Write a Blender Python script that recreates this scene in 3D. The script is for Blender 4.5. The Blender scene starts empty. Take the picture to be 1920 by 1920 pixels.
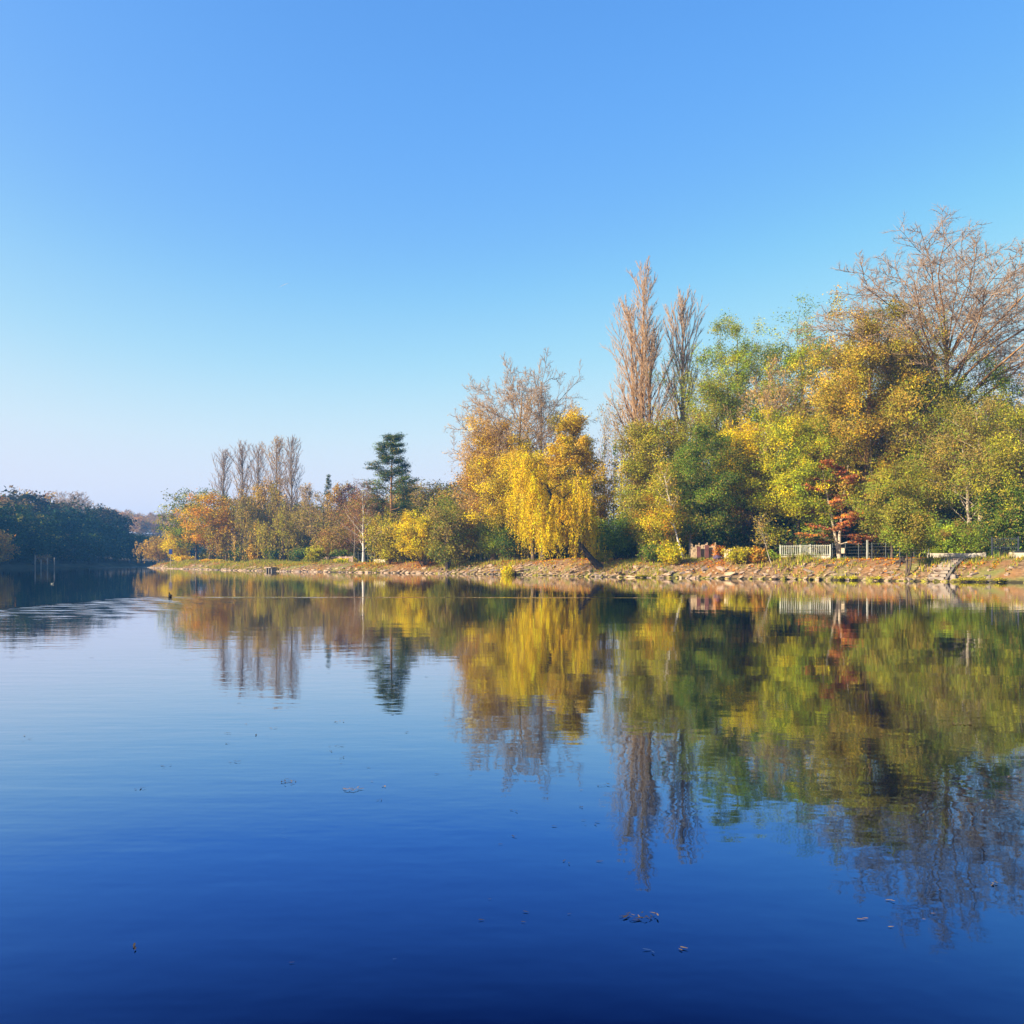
import bpy, math
import numpy as np
from mathutils import Vector
R = math.radians
sc = bpy.context.scene
C = sc.collection

# ------------------------------------------------------------------ camera, sky, sun, exposure
FPX, HOR, CAMZ = 1700.0, 1052.0, 1.7          # focal length and horizon row of the 1920 px photograph, eye height
cam_d = bpy.data.cameras.new('camera'); cam = bpy.data.objects.new('camera', cam_d); C.objects.link(cam)
cam.location = (0, 0, CAMZ); cam.rotation_euler = (R(90), 0, 0)
cam_d.sensor_width = 36.0; cam_d.lens = 36.0 * FPX / 1920.0
cam_d.shift_y = (HOR - 960.0) / 1920.0
cam_d.clip_start = 0.1; cam_d.clip_end = 20000
sc.camera = cam

SUN_EL, SUN_AZ = R(27), R(-113)               # azimuth from +Y towards +X: the sun stands to the left, a little behind
sdir = Vector((math.sin(SUN_AZ)*math.cos(SUN_EL), math.cos(SUN_AZ)*math.cos(SUN_EL), math.sin(SUN_EL)))
w = bpy.data.worlds.new('World'); sc.world = w; w.use_nodes = True
nt = w.node_tree; nt.nodes.clear()
sky = nt.nodes.new('ShaderNodeTexSky'); sky.sky_type = 'NISHITA'; sky.sun_disc = False
sky.sun_elevation = SUN_EL; sky.sun_rotation = SUN_AZ
sky.altitude = 50; sky.air_density = 0.7; sky.dust_density = 1.5; sky.ozone_density = 1.0
bg = nt.nodes.new('ShaderNodeBackground'); bg.inputs['Strength'].default_value = 0.136
wo = nt.nodes.new('ShaderNodeOutputWorld')
hs = nt.nodes.new('ShaderNodeHueSaturation'); hs.inputs['Saturation'].default_value = 1.22
# one tone curve for the whole sky: keeps the blue clean and lets the brightest sky go pale instead of clipping
GAIN = 0.35
m1_ = nt.nodes.new('ShaderNodeVectorMath'); m1_.operation = 'SCALE'; m1_.inputs['Scale'].default_value = GAIN
m2_ = nt.nodes.new('ShaderNodeVectorMath'); m2_.operation = 'SCALE'; m2_.inputs['Scale'].default_value = 1/GAIN
cv = nt.nodes.new('ShaderNodeRGBCurve')
for ci, pts in enumerate((((0, 0), (.15, .115), (.25, .215), (.35, .37), (.55, .66), (.68, .77), (1, .88)), ((0, 0), (.36, .375), (.5, .50), (.64, .66), (.8, .79), (1, .87)), ((0, 0), (.5, .60), (.8, .90), (1, .955)))):
    c_ = cv.mapping.curves[ci]
    while len(c_.points) < len(pts): c_.points.new(.5, .5)
    for q_, (a_, b_) in zip(c_.points, pts): q_.location = (a_, b_)
cv.mapping.extend = 'HORIZONTAL'; cv.mapping.update()
nt.links.new(sky.outputs[0], hs.inputs['Color']); nt.links.new(hs.outputs[0], m1_.inputs[0]); nt.links.new(m1_.outputs[0], cv.inputs['Color'])
nt.links.new(cv.outputs[0], m2_.inputs[0]); nt.links.new(m2_.outputs[0], bg.inputs[0]); nt.links.new(bg.outputs[0], wo.inputs[0])
sun_d = bpy.data.lights.new('sun', 'SUN'); sun = bpy.data.objects.new('sun', sun_d); C.objects.link(sun)
sun_d.energy = 5.0; sun_d.angle = R(0.5); sun_d.color = (1.0, 0.87, 0.66)
sun.rotation_euler = sdir.to_track_quat('Z', 'Y').to_euler(); sun.location = (-200, -60, 150)
sc.view_settings.view_transform = 'Standard'; sc.view_settings.look = 'None'
sc.view_settings.exposure = 1.36; sc.view_settings.gamma = 1.0; sc.view_settings.use_curve_mapping = False
sc.cycles.use_denoising = True; sc.cycles.denoiser = 'OPENIMAGEDENOISE'; sc.cycles.denoising_input_passes = 'RGB_ALBEDO_NORMAL'; sc.cycles.denoising_prefilter = 'ACCURATE'
sc.cycles.max_bounces = 6; sc.cycles.diffuse_bounces = 2; sc.cycles.glossy_bounces = 2
sc.cycles.transmission_bounces = 3; sc.cycles.volume_bounces = 0; sc.cycles.transparent_max_bounces = 4
sc.cycles.caustics_reflective = False; sc.cycles.caustics_refractive = False

def wx(px, d): return (px - 960.0) * d / FPX
def wz(py, d): return CAMZ + (HOR - py) * d / FPX
def wd(py): return FPX * CAMZ / (py - HOR)     # distance of a point on the water

# ------------------------------------------------------------------ materials
def newmat(name):
    m = bpy.data.materials.new(name); m.use_nodes = True
    n = m.node_tree; n.nodes.clear()
    o = n.nodes.new('ShaderNodeOutputMaterial')
    return m, n, o
def N(nt, t, **kw):
    x = nt.nodes.new(t)
    for k, v in kw.items():
        if k.startswith('i_'):
            key = k[2:]
            x.inputs[int(key) if key.isdigit() else key].default_value = v
        else: setattr(x, k, v)
    return x
def L(nt, a, b): nt.links.new(a, b)

def foliage_mat(name='foliage', transl=0.3):
    m, n, o = newmat(name)
    at = N(n, 'ShaderNodeAttribute', attribute_name='col')
    df = N(n, 'ShaderNodeBsdfDiffuse'); tr = N(n, 'ShaderNodeBsdfTranslucent')
    mx = N(n, 'ShaderNodeMixShader'); mx.inputs[0].default_value = transl
    L(n, at.outputs['Color'], df.inputs[0]); L(n, at.outputs['Color'], tr.inputs[0])
    L(n, df.outputs[0], mx.inputs[1]); L(n, tr.outputs[0], mx.inputs[2]); L(n, mx.outputs[0], o.inputs[0])
    return m
def noisy(name, cols, scale=2.0, rough=0.9, bump=0.0, stretch=(1, 1, 1), detail=5.0, stops=None):
    m, n, o = newmat(name)
    tc = N(n, 'ShaderNodeTexCoord'); mp = N(n, 'ShaderNodeMapping'); mp.inputs['Scale'].default_value = stretch
    ns = N(n, 'ShaderNodeTexNoise'); ns.inputs['Scale'].default_value = scale; ns.inputs['Detail'].default_value = detail
    cr = N(n, 'ShaderNodeValToRGB'); el = cr.color_ramp.elements
    stops = stops or [0.3 + 0.4*i/max(1, len(cols)-1) for i in range(len(cols))]
    while len(el) < len(cols): el.new(0.5)
    for e, c, s in zip(el, cols, stops): e.position = s; e.color = (*c, 1)
    p = N(n, 'ShaderNodeBsdfPrincipled'); p.inputs['Roughness'].default_value = rough
    p.inputs['Specular IOR Level'].default_value = 0.2
    L(n, tc.outputs['Object'], mp.inputs[0]); L(n, mp.outputs[0], ns.inputs['Vector'])
    L(n, ns.outputs[0], cr.inputs[0]); L(n, cr.outputs[0], p.inputs['Base Color'])
    if bump:
        b = N(n, 'ShaderNodeBump'); b.inputs['Distance'].default_value = bump
        L(n, ns.outputs[0], b.inputs['Height']); L(n, b.outputs[0], p.inputs['Normal'])
    L(n, p.outputs[0], o.inputs[0])
    return m
FOL = foliage_mat()
BARK = {
 'brown':  noisy('bark_brown',  [(.05,.035,.025), (.17,.12,.08)], 3, stretch=(3,3,.6), bump=.04),
 'grey':   noisy('bark_grey',   [(.09,.075,.06), (.26,.21,.16)], 3, stretch=(3,3,.6), bump=.04),
 'dark':   noisy('bark_dark',   [(.02,.015,.013), (.07,.05,.04)], 3, stretch=(3,3,.6), bump=.04),
 'cream':  noisy('bark_cream',  [(.25,.19,.13), (.62,.52,.38)], 2, stretch=(2,2,.7), bump=.02),
 'birch':  noisy('bark_birch',  [(.10,.08,.07), (.62,.55,.47), (.72,.66,.58)], 3, stretch=(1,1,5), stops=[.3,.42,.7]),
 'lichen': noisy('bark_lichen', [(.09,.055,.035), (.30,.15,.045), (.33,.21,.11)], 1.6, stretch=(2,2,.8), bump=.04),
 'gold':   noisy('bark_gold',   [(.16,.10,.05), (.36,.23,.11)], 2, stretch=(2,2,.8)),
 'twig':   noisy('bark_twig',   [(.24,.15,.08), (.40,.265,.15)], 1.5),
 'pinktwig': noisy('bark_pinktwig', [(.20,.13,.08), (.34,.235,.155)], 1.2),
 'greytwig': noisy('bark_greytwig', [(.17,.115,.08), (.32,.22,.15)], 1.2),
 'poplartwig': noisy('bark_poplartwig', [(.26,.16,.085), (.42,.28,.17)], 1.2),
 'redtwig': noisy('bark_redtwig', [(.16,.07,.05), (.30,.15,.10)], 1.2),
}

# ------------------------------------------------------------------ mesh helpers
def mesh_np(name, verts, faces_by_k, mats=(), cols=None, smooth=False, mat_idx=None):
    """faces_by_k: list of (M,k) int arrays"""
    me = bpy.data.meshes.new(name)
    verts = np.asarray(verts, np.float32)
    me.vertices.add(len(verts)); me.vertices.foreach_set('co', verts.ravel())
    idx = np.concatenate([f.ravel() for f in faces_by_k]).astype(np.int32)
    tot = np.concatenate([np.full(len(f), f.shape[1], np.int32) for f in faces_by_k])
    start = np.concatenate([[0], np.cumsum(tot)[:-1]]).astype(np.int32)
    me.loops.add(len(idx)); me.loops.foreach_set('vertex_index', idx)
    me.polygons.add(len(tot)); me.polygons.foreach_set('loop_start', start)
    if smooth: me.polygons.foreach_set('use_smooth', np.ones(len(tot), bool))
    for m in mats: me.materials.append(m)
    if mat_idx is not None: me.polygons.foreach_set('material_index', np.asarray(mat_idx, np.int32))
    if cols is not None:
        a = me.attributes.new('col', 'FLOAT_COLOR', 'POINT')
        c4 = np.ones((len(verts), 4), np.float32); c4[:, :3] = cols
        a.data.foreach_set('color', c4.ravel())
    me.update(); me.validate()
    return me
def obj(name, me, parent=None, loc=None):
    o = bpy.data.objects.new(name, me); C.objects.link(o)
    if parent: o.parent = parent
    if loc is not None: o.location = loc
    return o
def tag(o, label=None, cat=None, group=None, kind=None):
    if label: o['label'] = label
    if cat: o['category'] = cat
    if group: o['group'] = group
    if kind: o['kind'] = kind
    return o
def thing(name, label, cat, loc, rz=0.0, group=None):
    o = bpy.data.objects.new(name, None); C.objects.link(o); o.empty_display_size = 0.5
    o.location = loc; o.rotation_euler = (0, 0, rz)
    return tag(o, label, cat, group, 'thing')
class MB:
    """collects boxes, tubes and polygons into one mesh"""
    def __init__(s): s.v, s.f = [], []
    def box(s, c, size, rz=0.0, taper=1.0):
        b = len(s.v); cx, cy, cz = c; hx, hy, hz = size[0]/2, size[1]/2, size[2]/2
        ca, sa = math.cos(rz), math.sin(rz)
        for dz, k in ((-hz, 1), (hz, taper)):
            for dx, dy in ((-hx, -hy), (hx, -hy), (hx, hy), (-hx, hy)):
                x, y = dx*k, dy*k
                s.v.append((cx + ca*x - sa*y, cy + sa*x + ca*y, cz + dz))
        for q in ((3,2,1,0), (4,5,6,7), (0,1,5,4), (1,2,6,5), (2,3,7,6), (3,0,4,7)): s.f.append(tuple(b+i for i in q))
        return s
    def tube(s, pts, rads, k=8, cap=True):
        pts = [Vector(p) for p in pts]; b = len(s.v); n = len(pts)
        for i, p in enumerate(pts):
            d = (pts[min(i+1, n-1)] - pts[max(i-1, 0)]).normalized()
            u = d.cross(Vector((0.31, 0.95, 0.05)) if abs(d.y) < .9 else Vector((1, 0, 0))).normalized(); v = d.cross(u)
            for j in range(k):
                a = 2*math.pi*j/k; s.v.append(tuple(p + (u*math.cos(a) + v*math.sin(a))*rads[i]))
        for i in range(n-1):
            for j in range(k):
                s.f.append((b+i*k+j, b+i*k+(j+1) % k, b+(i+1)*k+(j+1) % k, b+(i+1)*k+j))
        if cap:
            s.f.append(tuple(b+j for j in reversed(range(k)))); s.f.append(tuple(b+(n-1)*k+j for j in range(k)))
        return s
    def build(s, name, mat, parent=None, loc=None, smooth=False):
        me = bpy.data.meshes.new(name); me.from_pydata(s.v, [], s.f); me.materials.append(mat)
        if smooth: me.polygons.foreach_set('use_smooth', [True]*len(me.polygons))
        me.update()
        return obj(name, me, parent, loc)

# ------------------------------------------------------------------ shorelines and terrain
def catmull(P, step):
    P = np.array(P, float); out = []
    Q = np.vstack([2*P[0]-P[1], P, 2*P[-1]-P[-2]])
    for i in range(1, len(Q)-2):
        n = max(2, int(np.linalg.norm(Q[i+1]-Q[i])/step))
        t = np.linspace(0, 1, n, endpoint=False)[:, None]
        a, b, c, d = Q[i-1], Q[i], Q[i+1], Q[i+2]
        out.append(0.5*((2*b) + (c-a)*t + (2*a-5*b+4*c-d)*t**2 + (3*b-a-3*c+d)*t**3))
    out.append(Q[-2][None]); return np.vstack(out)
RS = catmull([(120,-60),(80,12),(57,48),(40,70.5),(33.5,76),(26.7,83),(17.2,89.5),(9,97),(3.5,107),(-8,121),(-31,141),(-52,166),(-71,194),(-88,222),(-97,243),(-98,262),(-88,300),(-55,360),(20,450),(160,560),(400,700)], 1.0)
LS = catmull([(-25,-120),(-55,-40),(-84,60),(-104,150),(-117,206),(-125,270),(-127,321),(-120,380),(-97,450),(-50,525),(30,610),(150,700),(380,860)], 3.0)
def normals(S, side):
    T = np.gradient(S, axis=0); T = T/np.linalg.norm(T, axis=1)[:, None]
    Nn = np.stack([T[:, 1], -T[:, 0]], 1)*side
    k = 15; ker = np.ones(2*k+1)/(2*k+1)
    pad = np.pad(Nn, ((k, k), (0, 0)), mode='edge')
    sm = np.stack([np.convolve(pad[:, i], ker, 'valid') for i in range(2)], 1)
    return sm/np.linalg.norm(sm, axis=1)[:, None]
RN = normals(RS, 1); LN = normals(LS, -1)
def sstep(a, b, x):
    t = np.clip((x-a)/(b-a), 0, 1); return t*t*(3-2*t)
def vnoise(x, y, sc_, seed=0):
    """cheap smooth value noise"""
    x = np.asarray(x, float)/sc_; y = np.asarray(y, float)/sc_
    xi, yi = np.floor(x), np.floor(y); fx, fy = x-xi, y-yi
    fx, fy = fx*fx*(3-2*fx), fy*fy*(3-2*fy)
    h = lambda a, b: np.modf(np.abs(np.sin(a*127.1+b*311.7+seed*74.7)*43758.5453))[0]
    return (h(xi,yi)*(1-fx)+h(xi+1,yi)*fx)*(1-fy)+(h(xi,yi+1)*(1-fx)+h(xi+1,yi+1)*fx)*fy
def rprof(s, X, Y):
    hb = 2.0 - 0.5*sstep(112, 140, Y)
    z = hb*(0.62*sstep(-0.6, 3.2, s) + 0.38*sstep(1.5, 6.0, s)) - 0.12
    z = z + 0.22*(vnoise(X, Y, 1.1, 1)-.5)*sstep(0, 1.5, s)*(1-.7*sstep(5, 7, s)) + .35*(vnoise(X, Y, 4, 2)-.5)*sstep(0, 3, s)*(1-.6*sstep(5, 7, s))
    z = z + 0.5*sstep(15, 80, s)
    return np.where(s < 0, np.maximum(s*0.5, -1.6)-.12, z)
def lprof(s, X, Y):
    near = 1.0*sstep(0, 3, s) + 9*sstep(4, 75, s) + 8*sstep(75, 200, s)
    far = 1.0*sstep(0, 3, s) + 1.5*sstep(5, 60, s) + 19*sstep(70, 230, s)
    k = sstep(300, 400, Y); z = near*(1-k) + far*k
    return np.where(s < 0, np.maximum(s*0.4, -1.6), z)
def ribbon(S, Nn, offs, prof):
    offs = np.array(offs, float)
    X = S[:, None, 0] + Nn[:, None, 0]*offs; Y = S[:, None, 1] + Nn[:, None, 1]*offs
    s = np.broadcast_to(offs, X.shape)
    Z = prof(s, X, Y)
    n, m = X.shape
    V = np.stack([X, Y, Z], -1).reshape(-1, 3)
    i = np.arange(n-1)[:, None]*m + np.arange(m-1)
    F = np.stack([i, i+1, i+m+1, i+m], -1).reshape(-1, 4)
    return V, F
def near_s(x, y, S, Nn):
    d = S - np.array([x, y]); k = int(np.argmin((d*d).sum(1)))
    return float(((np.array([x, y])-S[k])*Nn[k]).sum())
def gz(x, y):
    s = near_s(x, y, RS, RN)
    dR = np.min(((RS-np.array([x, y]))**2).sum(1)); dL = np.min(((LS-np.array([x, y]))**2).sum(1))
    if dR <= dL or s > 0 and x > -100: return float(rprof(np.array(s), x, y))
    return float(lprof(np.array(near_s(x, y, LS, LN)), x, y))

def bank_mat():
    m, n, o = newmat('bank_earth')
    tc = N(n, 'ShaderNodeTexCoord')
    n1 = N(n, 'ShaderNodeTexNoise', i_Scale=0.35, i_Detail=6.0); n2 = N(n, 'ShaderNodeTexNoise', i_Scale=3.0, i_Detail=8.0)
    n3 = N(n, 'ShaderNodeTexNoise', i_Scale=0.22, i_Detail=5.0)
    mp = N(n, 'ShaderNodeMapping'); mp.inputs['Location'].default_value = (31, 7, 3)
    for a in (n1, n2): L(n, tc.outputs['Object'], a.inputs['Vector'])
    L(n, tc.outputs['Object'], mp.inputs[0]); L(n, mp.outputs[0], n3.inputs['Vector'])
    c1 = N(n, 'ShaderNodeValToRGB'); e = c1.color_ramp.elements
    e[0].position = .35; e[0].color = (.10,.06,.03,1); e[1].position = .68; e[1].color = (.30,.19,.10,1)
    L(n, n2.outputs[0], c1.inputs[0])
    def mask(src, a, b):
        r = N(n, 'ShaderNodeMapRange'); r.inputs[1].default_value = a; r.inputs[2].default_value = b; L(n, src, r.inputs[0]); return r.outputs[0]
    m1 = N(n, 'ShaderNodeMix', data_type='RGBA'); L(n, mask(n1.outputs[0], .5, .62), m1.inputs[0]); L(n, c1.outputs[0], m1.inputs[6]); m1.inputs[7].default_value = (.26,.12,.04,1)
    m2 = N(n, 'ShaderNodeMix', data_type='RGBA'); L(n, mask(n3.outputs[0], .52, .62), m2.inputs[0]); L(n, m1.outputs[2], m2.inputs[6]); m2.inputs[7].default_value = (.16,.17,.04,1)
    m3 = N(n, 'ShaderNodeMix', data_type='RGBA', blend_type='MULTIPLY'); m3.inputs[0].default_value = .5
    L(n, m2.outputs[2], m3.inputs[6]); L(n, c1.outputs[0], m3.inputs[7])
    p = N(n, 'ShaderNodeBsdfPrincipled', i_Roughness=.95); p.inputs['Specular IOR Level'].default_value = .1
    mm = N(n, 'ShaderNodeMix', data_type='RGBA'); mm.inputs[0].default_value = .3
    L(n, m2.outputs[2], mm.inputs[6]); L(n, c1.outputs[0], mm.inputs[7])
    sx = N(n, 'ShaderNodeSeparateXYZ'); L(n, tc.outputs['Object'], sx.inputs[0]); ad = N(n, 'ShaderNodeMath', operation='MULTIPLY_ADD'); L(n, n2.outputs[0], ad.inputs[0]); ad.inputs[1].default_value = .35; L(n, sx.outputs[2], ad.inputs[2])
    wet = N(n, 'ShaderNodeMix', data_type='RGBA'); L(n, mask(ad.outputs[0], .42, .22), wet.inputs[0]); L(n, mm.outputs[2], wet.inputs[6]); wet.inputs[7].default_value = (.045,.038,.018,1)
    L(n, wet.outputs[2], p.inputs['Base Color'])
    b = N(n, 'ShaderNodeBump'); b.inputs['Distance'].default_value = .12; L(n, n2.outputs[0], b.inputs['Height']); L(n, b.outputs[0], p.inputs['Normal'])
    L(n, p.outputs[0], o.inputs[0]); return m
BANKM = bank_mat()
V, Fq = ribbon(RS, RN, [-6,-2,-.8,-.3,0,.3,.6,1,1.4,1.8,2.2,2.6,3,3.5,4,4.5,5,5.5,6,7,8.5,11,15,22,32,50,80,140,260,500], rprof)
river_bank = tag(obj('river_bank', mesh_np('river_bank', V, [Fq], [BANKM], smooth=True)), 'grassy stone-edged river bank strewn with orange fallen leaves under the trees', 'bank', kind='structure')
V, Fq = ribbon(LS, LN, [-6,-1,0,1,2.5,5,9,15,24,36,50,65,85,110,150,200,260,350,600], lprof)
FLOORM = noisy('woodland_floor', [(.03,.025,.015), (.10,.07,.03)], .3)
tag(obj('far_bank', mesh_np('far_bank', V, [Fq[:, ::-1]], [FLOORM], smooth=True)), 'wooded hillside bank across the river', 'bank', kind='structure')

# ------------------------------------------------------------------ water
def water_mat():
    m, n, o = newmat('river_water')
    p = N(n, 'ShaderNodeBsdfGlossy', i_Roughness=0.02)
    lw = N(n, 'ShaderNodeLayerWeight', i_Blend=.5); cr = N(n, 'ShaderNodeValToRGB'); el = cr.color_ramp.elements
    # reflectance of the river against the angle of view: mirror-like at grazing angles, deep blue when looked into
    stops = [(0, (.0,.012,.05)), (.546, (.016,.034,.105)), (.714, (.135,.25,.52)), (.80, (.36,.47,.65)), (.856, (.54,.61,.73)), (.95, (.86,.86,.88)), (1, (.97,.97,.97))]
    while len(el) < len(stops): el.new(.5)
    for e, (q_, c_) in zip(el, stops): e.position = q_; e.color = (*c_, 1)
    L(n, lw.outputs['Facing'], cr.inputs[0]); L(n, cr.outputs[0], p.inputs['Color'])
    g = N(n, 'ShaderNodeNewGeometry'); sp = N(n, 'ShaderNodeSeparateXYZ'); L(n, g.outputs['Position'], sp.inputs[0])
    X, Y = sp.outputs[0], sp.outputs[1]
    def mth(op, a, b=None, c=None):
        q = N(n, 'ShaderNodeMath', operation=op)
        for i, v in enumerate((a, b, c)):
            if v is None: continue
            if isinstance(v, (int, float)): q.inputs[i].default_value = v
            else: L(n, v, q.inputs[i])
        return q.outputs[0]
    def noise(scale, stretch, rot, detail, w=0):
        mp = N(n, 'ShaderNodeMapping'); mp.inputs['Scale'].default_value = stretch; mp.inputs['Rotation'].default_value = (0, 0, rot)
        mp.inputs['Location'].default_value = (w, w*1.7, 0)
        L(n, g.outputs['Position'], mp.inputs[0])
        q = N(n, 'ShaderNodeTexNoise', i_Scale=scale, i_Detail=detail); q.inputs['Roughness'].default_value = .5
        L(n, mp.outputs[0], q.inputs['Vector']); return q.outputs[0]
    def rng(src, a, b, c, d, smooth=True):
        r = N(n, 'ShaderNodeMapRange'); r.interpolation_type = 'SMOOTHSTEP' if smooth else 'LINEAR'
        for i, v in enumerate((a, b, c, d)): r.inputs[i+1].default_value = v
        L(n, src, r.inputs[0]); return r.outputs[0]
    small = noise(2.6, (1, 1.25, 1), .35, 2.0)                # short ripples
    swell = noise(0.55, (.8, 1.5, 1), .3, 1.0, 5)             # long low undulation
    patch = rng(noise(0.05, (1, 1, 1), 0, 2.0, 9), .38, .62, .35, 1.0)
    h = mth('MULTIPLY', small, mth('MULTIPLY', patch, 0.0016))
    h = mth('ADD', h, mth('MULTIPLY', swell, 0.0034))
    h = mth('ADD', h, mth('MULTIPLY', noise(7.0, (.7, 1.3, 1), .5, 2.0, 11), 0.0003))
    wind = mth('MULTIPLY', noise(1.5, (.45, 2.3, 1), -.28, 2.0, 13), rng(X, 4, -6, .15, 1))
    h = mth('ADD', h, mth('MULTIPLY', mth('MULTIPLY', wind, rng(Y, 30, 12, .2, 1)), 0.0026))
    # the duck's wake: one arm runs right, the other comes back towards the near shore
    d1 = mth('ADD', mth('SUBTRACT', Y, 42.9), mth('MULTIPLY', mth('ADD', X, 16.3), 0.055))
    on1 = mth('MULTIPLY', rng(X, -16.6, -15.8, 0, 1), rng(X, -14, 12, 1, .1))
    rid1 = mth('MULTIPLY', mth('MULTIPLY', mth('EXPONENT', mth('MULTIPLY', mth('MULTIPLY', d1, d1), -9.0)), on1), .018)
    wob = mth('MULTIPLY', mth('SUBTRACT', noise(.35, (1,1,1), 0, 1.0, 3), .5), .9)
    d2 = mth('ADD', mth('ADD', X, mth('ADD', 17.6, mth('MULTIPLY', mth('SUBTRACT', 43.0, Y), 0.03))), wob)
    on2 = mth('MULTIPLY', mth('MULTIPLY', rng(Y, 42.4, 43.2, 1, 0), rng(Y, 22, 31, 0, 1)), mth('MULTIPLY', rng(d2, -.6, .1, 0, 1), rng(d2, 0, 9, 1, 0)))
    tr2 = mth('MULTIPLY', mth('MULTIPLY', mth('SINE', mth('ADD', mth('MULTIPLY', d2, 4.2), mth('MULTIPLY', Y, 2.6))), on2), .012)
    h = mth('ADD', h, mth('ADD', rid1, tr2))
    chop = noise(.9, (.6, 1.5, 1), .1, 2.0, 2)
    h = mth('ADD', h, mth('MULTIPLY', mth('MULTIPLY', chop, on2), .035))
    # wind-ruffled water far off, under the wood
    ruf = mth('MULTIPLY', rng(Y, 205, 235, 0, 1), rng(X, -88, -105, 0, 1))
    h = mth('ADD', h, mth('MULTIPLY', mth('MULTIPLY', noise(1.5, (1, 1, 1), 0, 2.0, 4), ruf), .12))
    b = N(n, 'ShaderNodeBump', i_Strength=1.0, i_Distance=1.0); L(n, h, b.inputs['Height']); L(n, b.outputs[0], p.inputs['Normal']); L(n, b.outputs[0], lw.inputs['Normal'])
    L(n, p.outputs[0], o.inputs[0]); return m
WATERM = water_mat()
wv = np.array([(-900,-150,0),(900,-150,0),(900,1100,0),(-900,1100,0)], float)
tag(obj('river_water', mesh_np('river_water', wv, [np.array([[0,1,2,3]])], [WATERM])), 'calm blue river mirroring the autumn trees', 'water', kind='structure')

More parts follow.
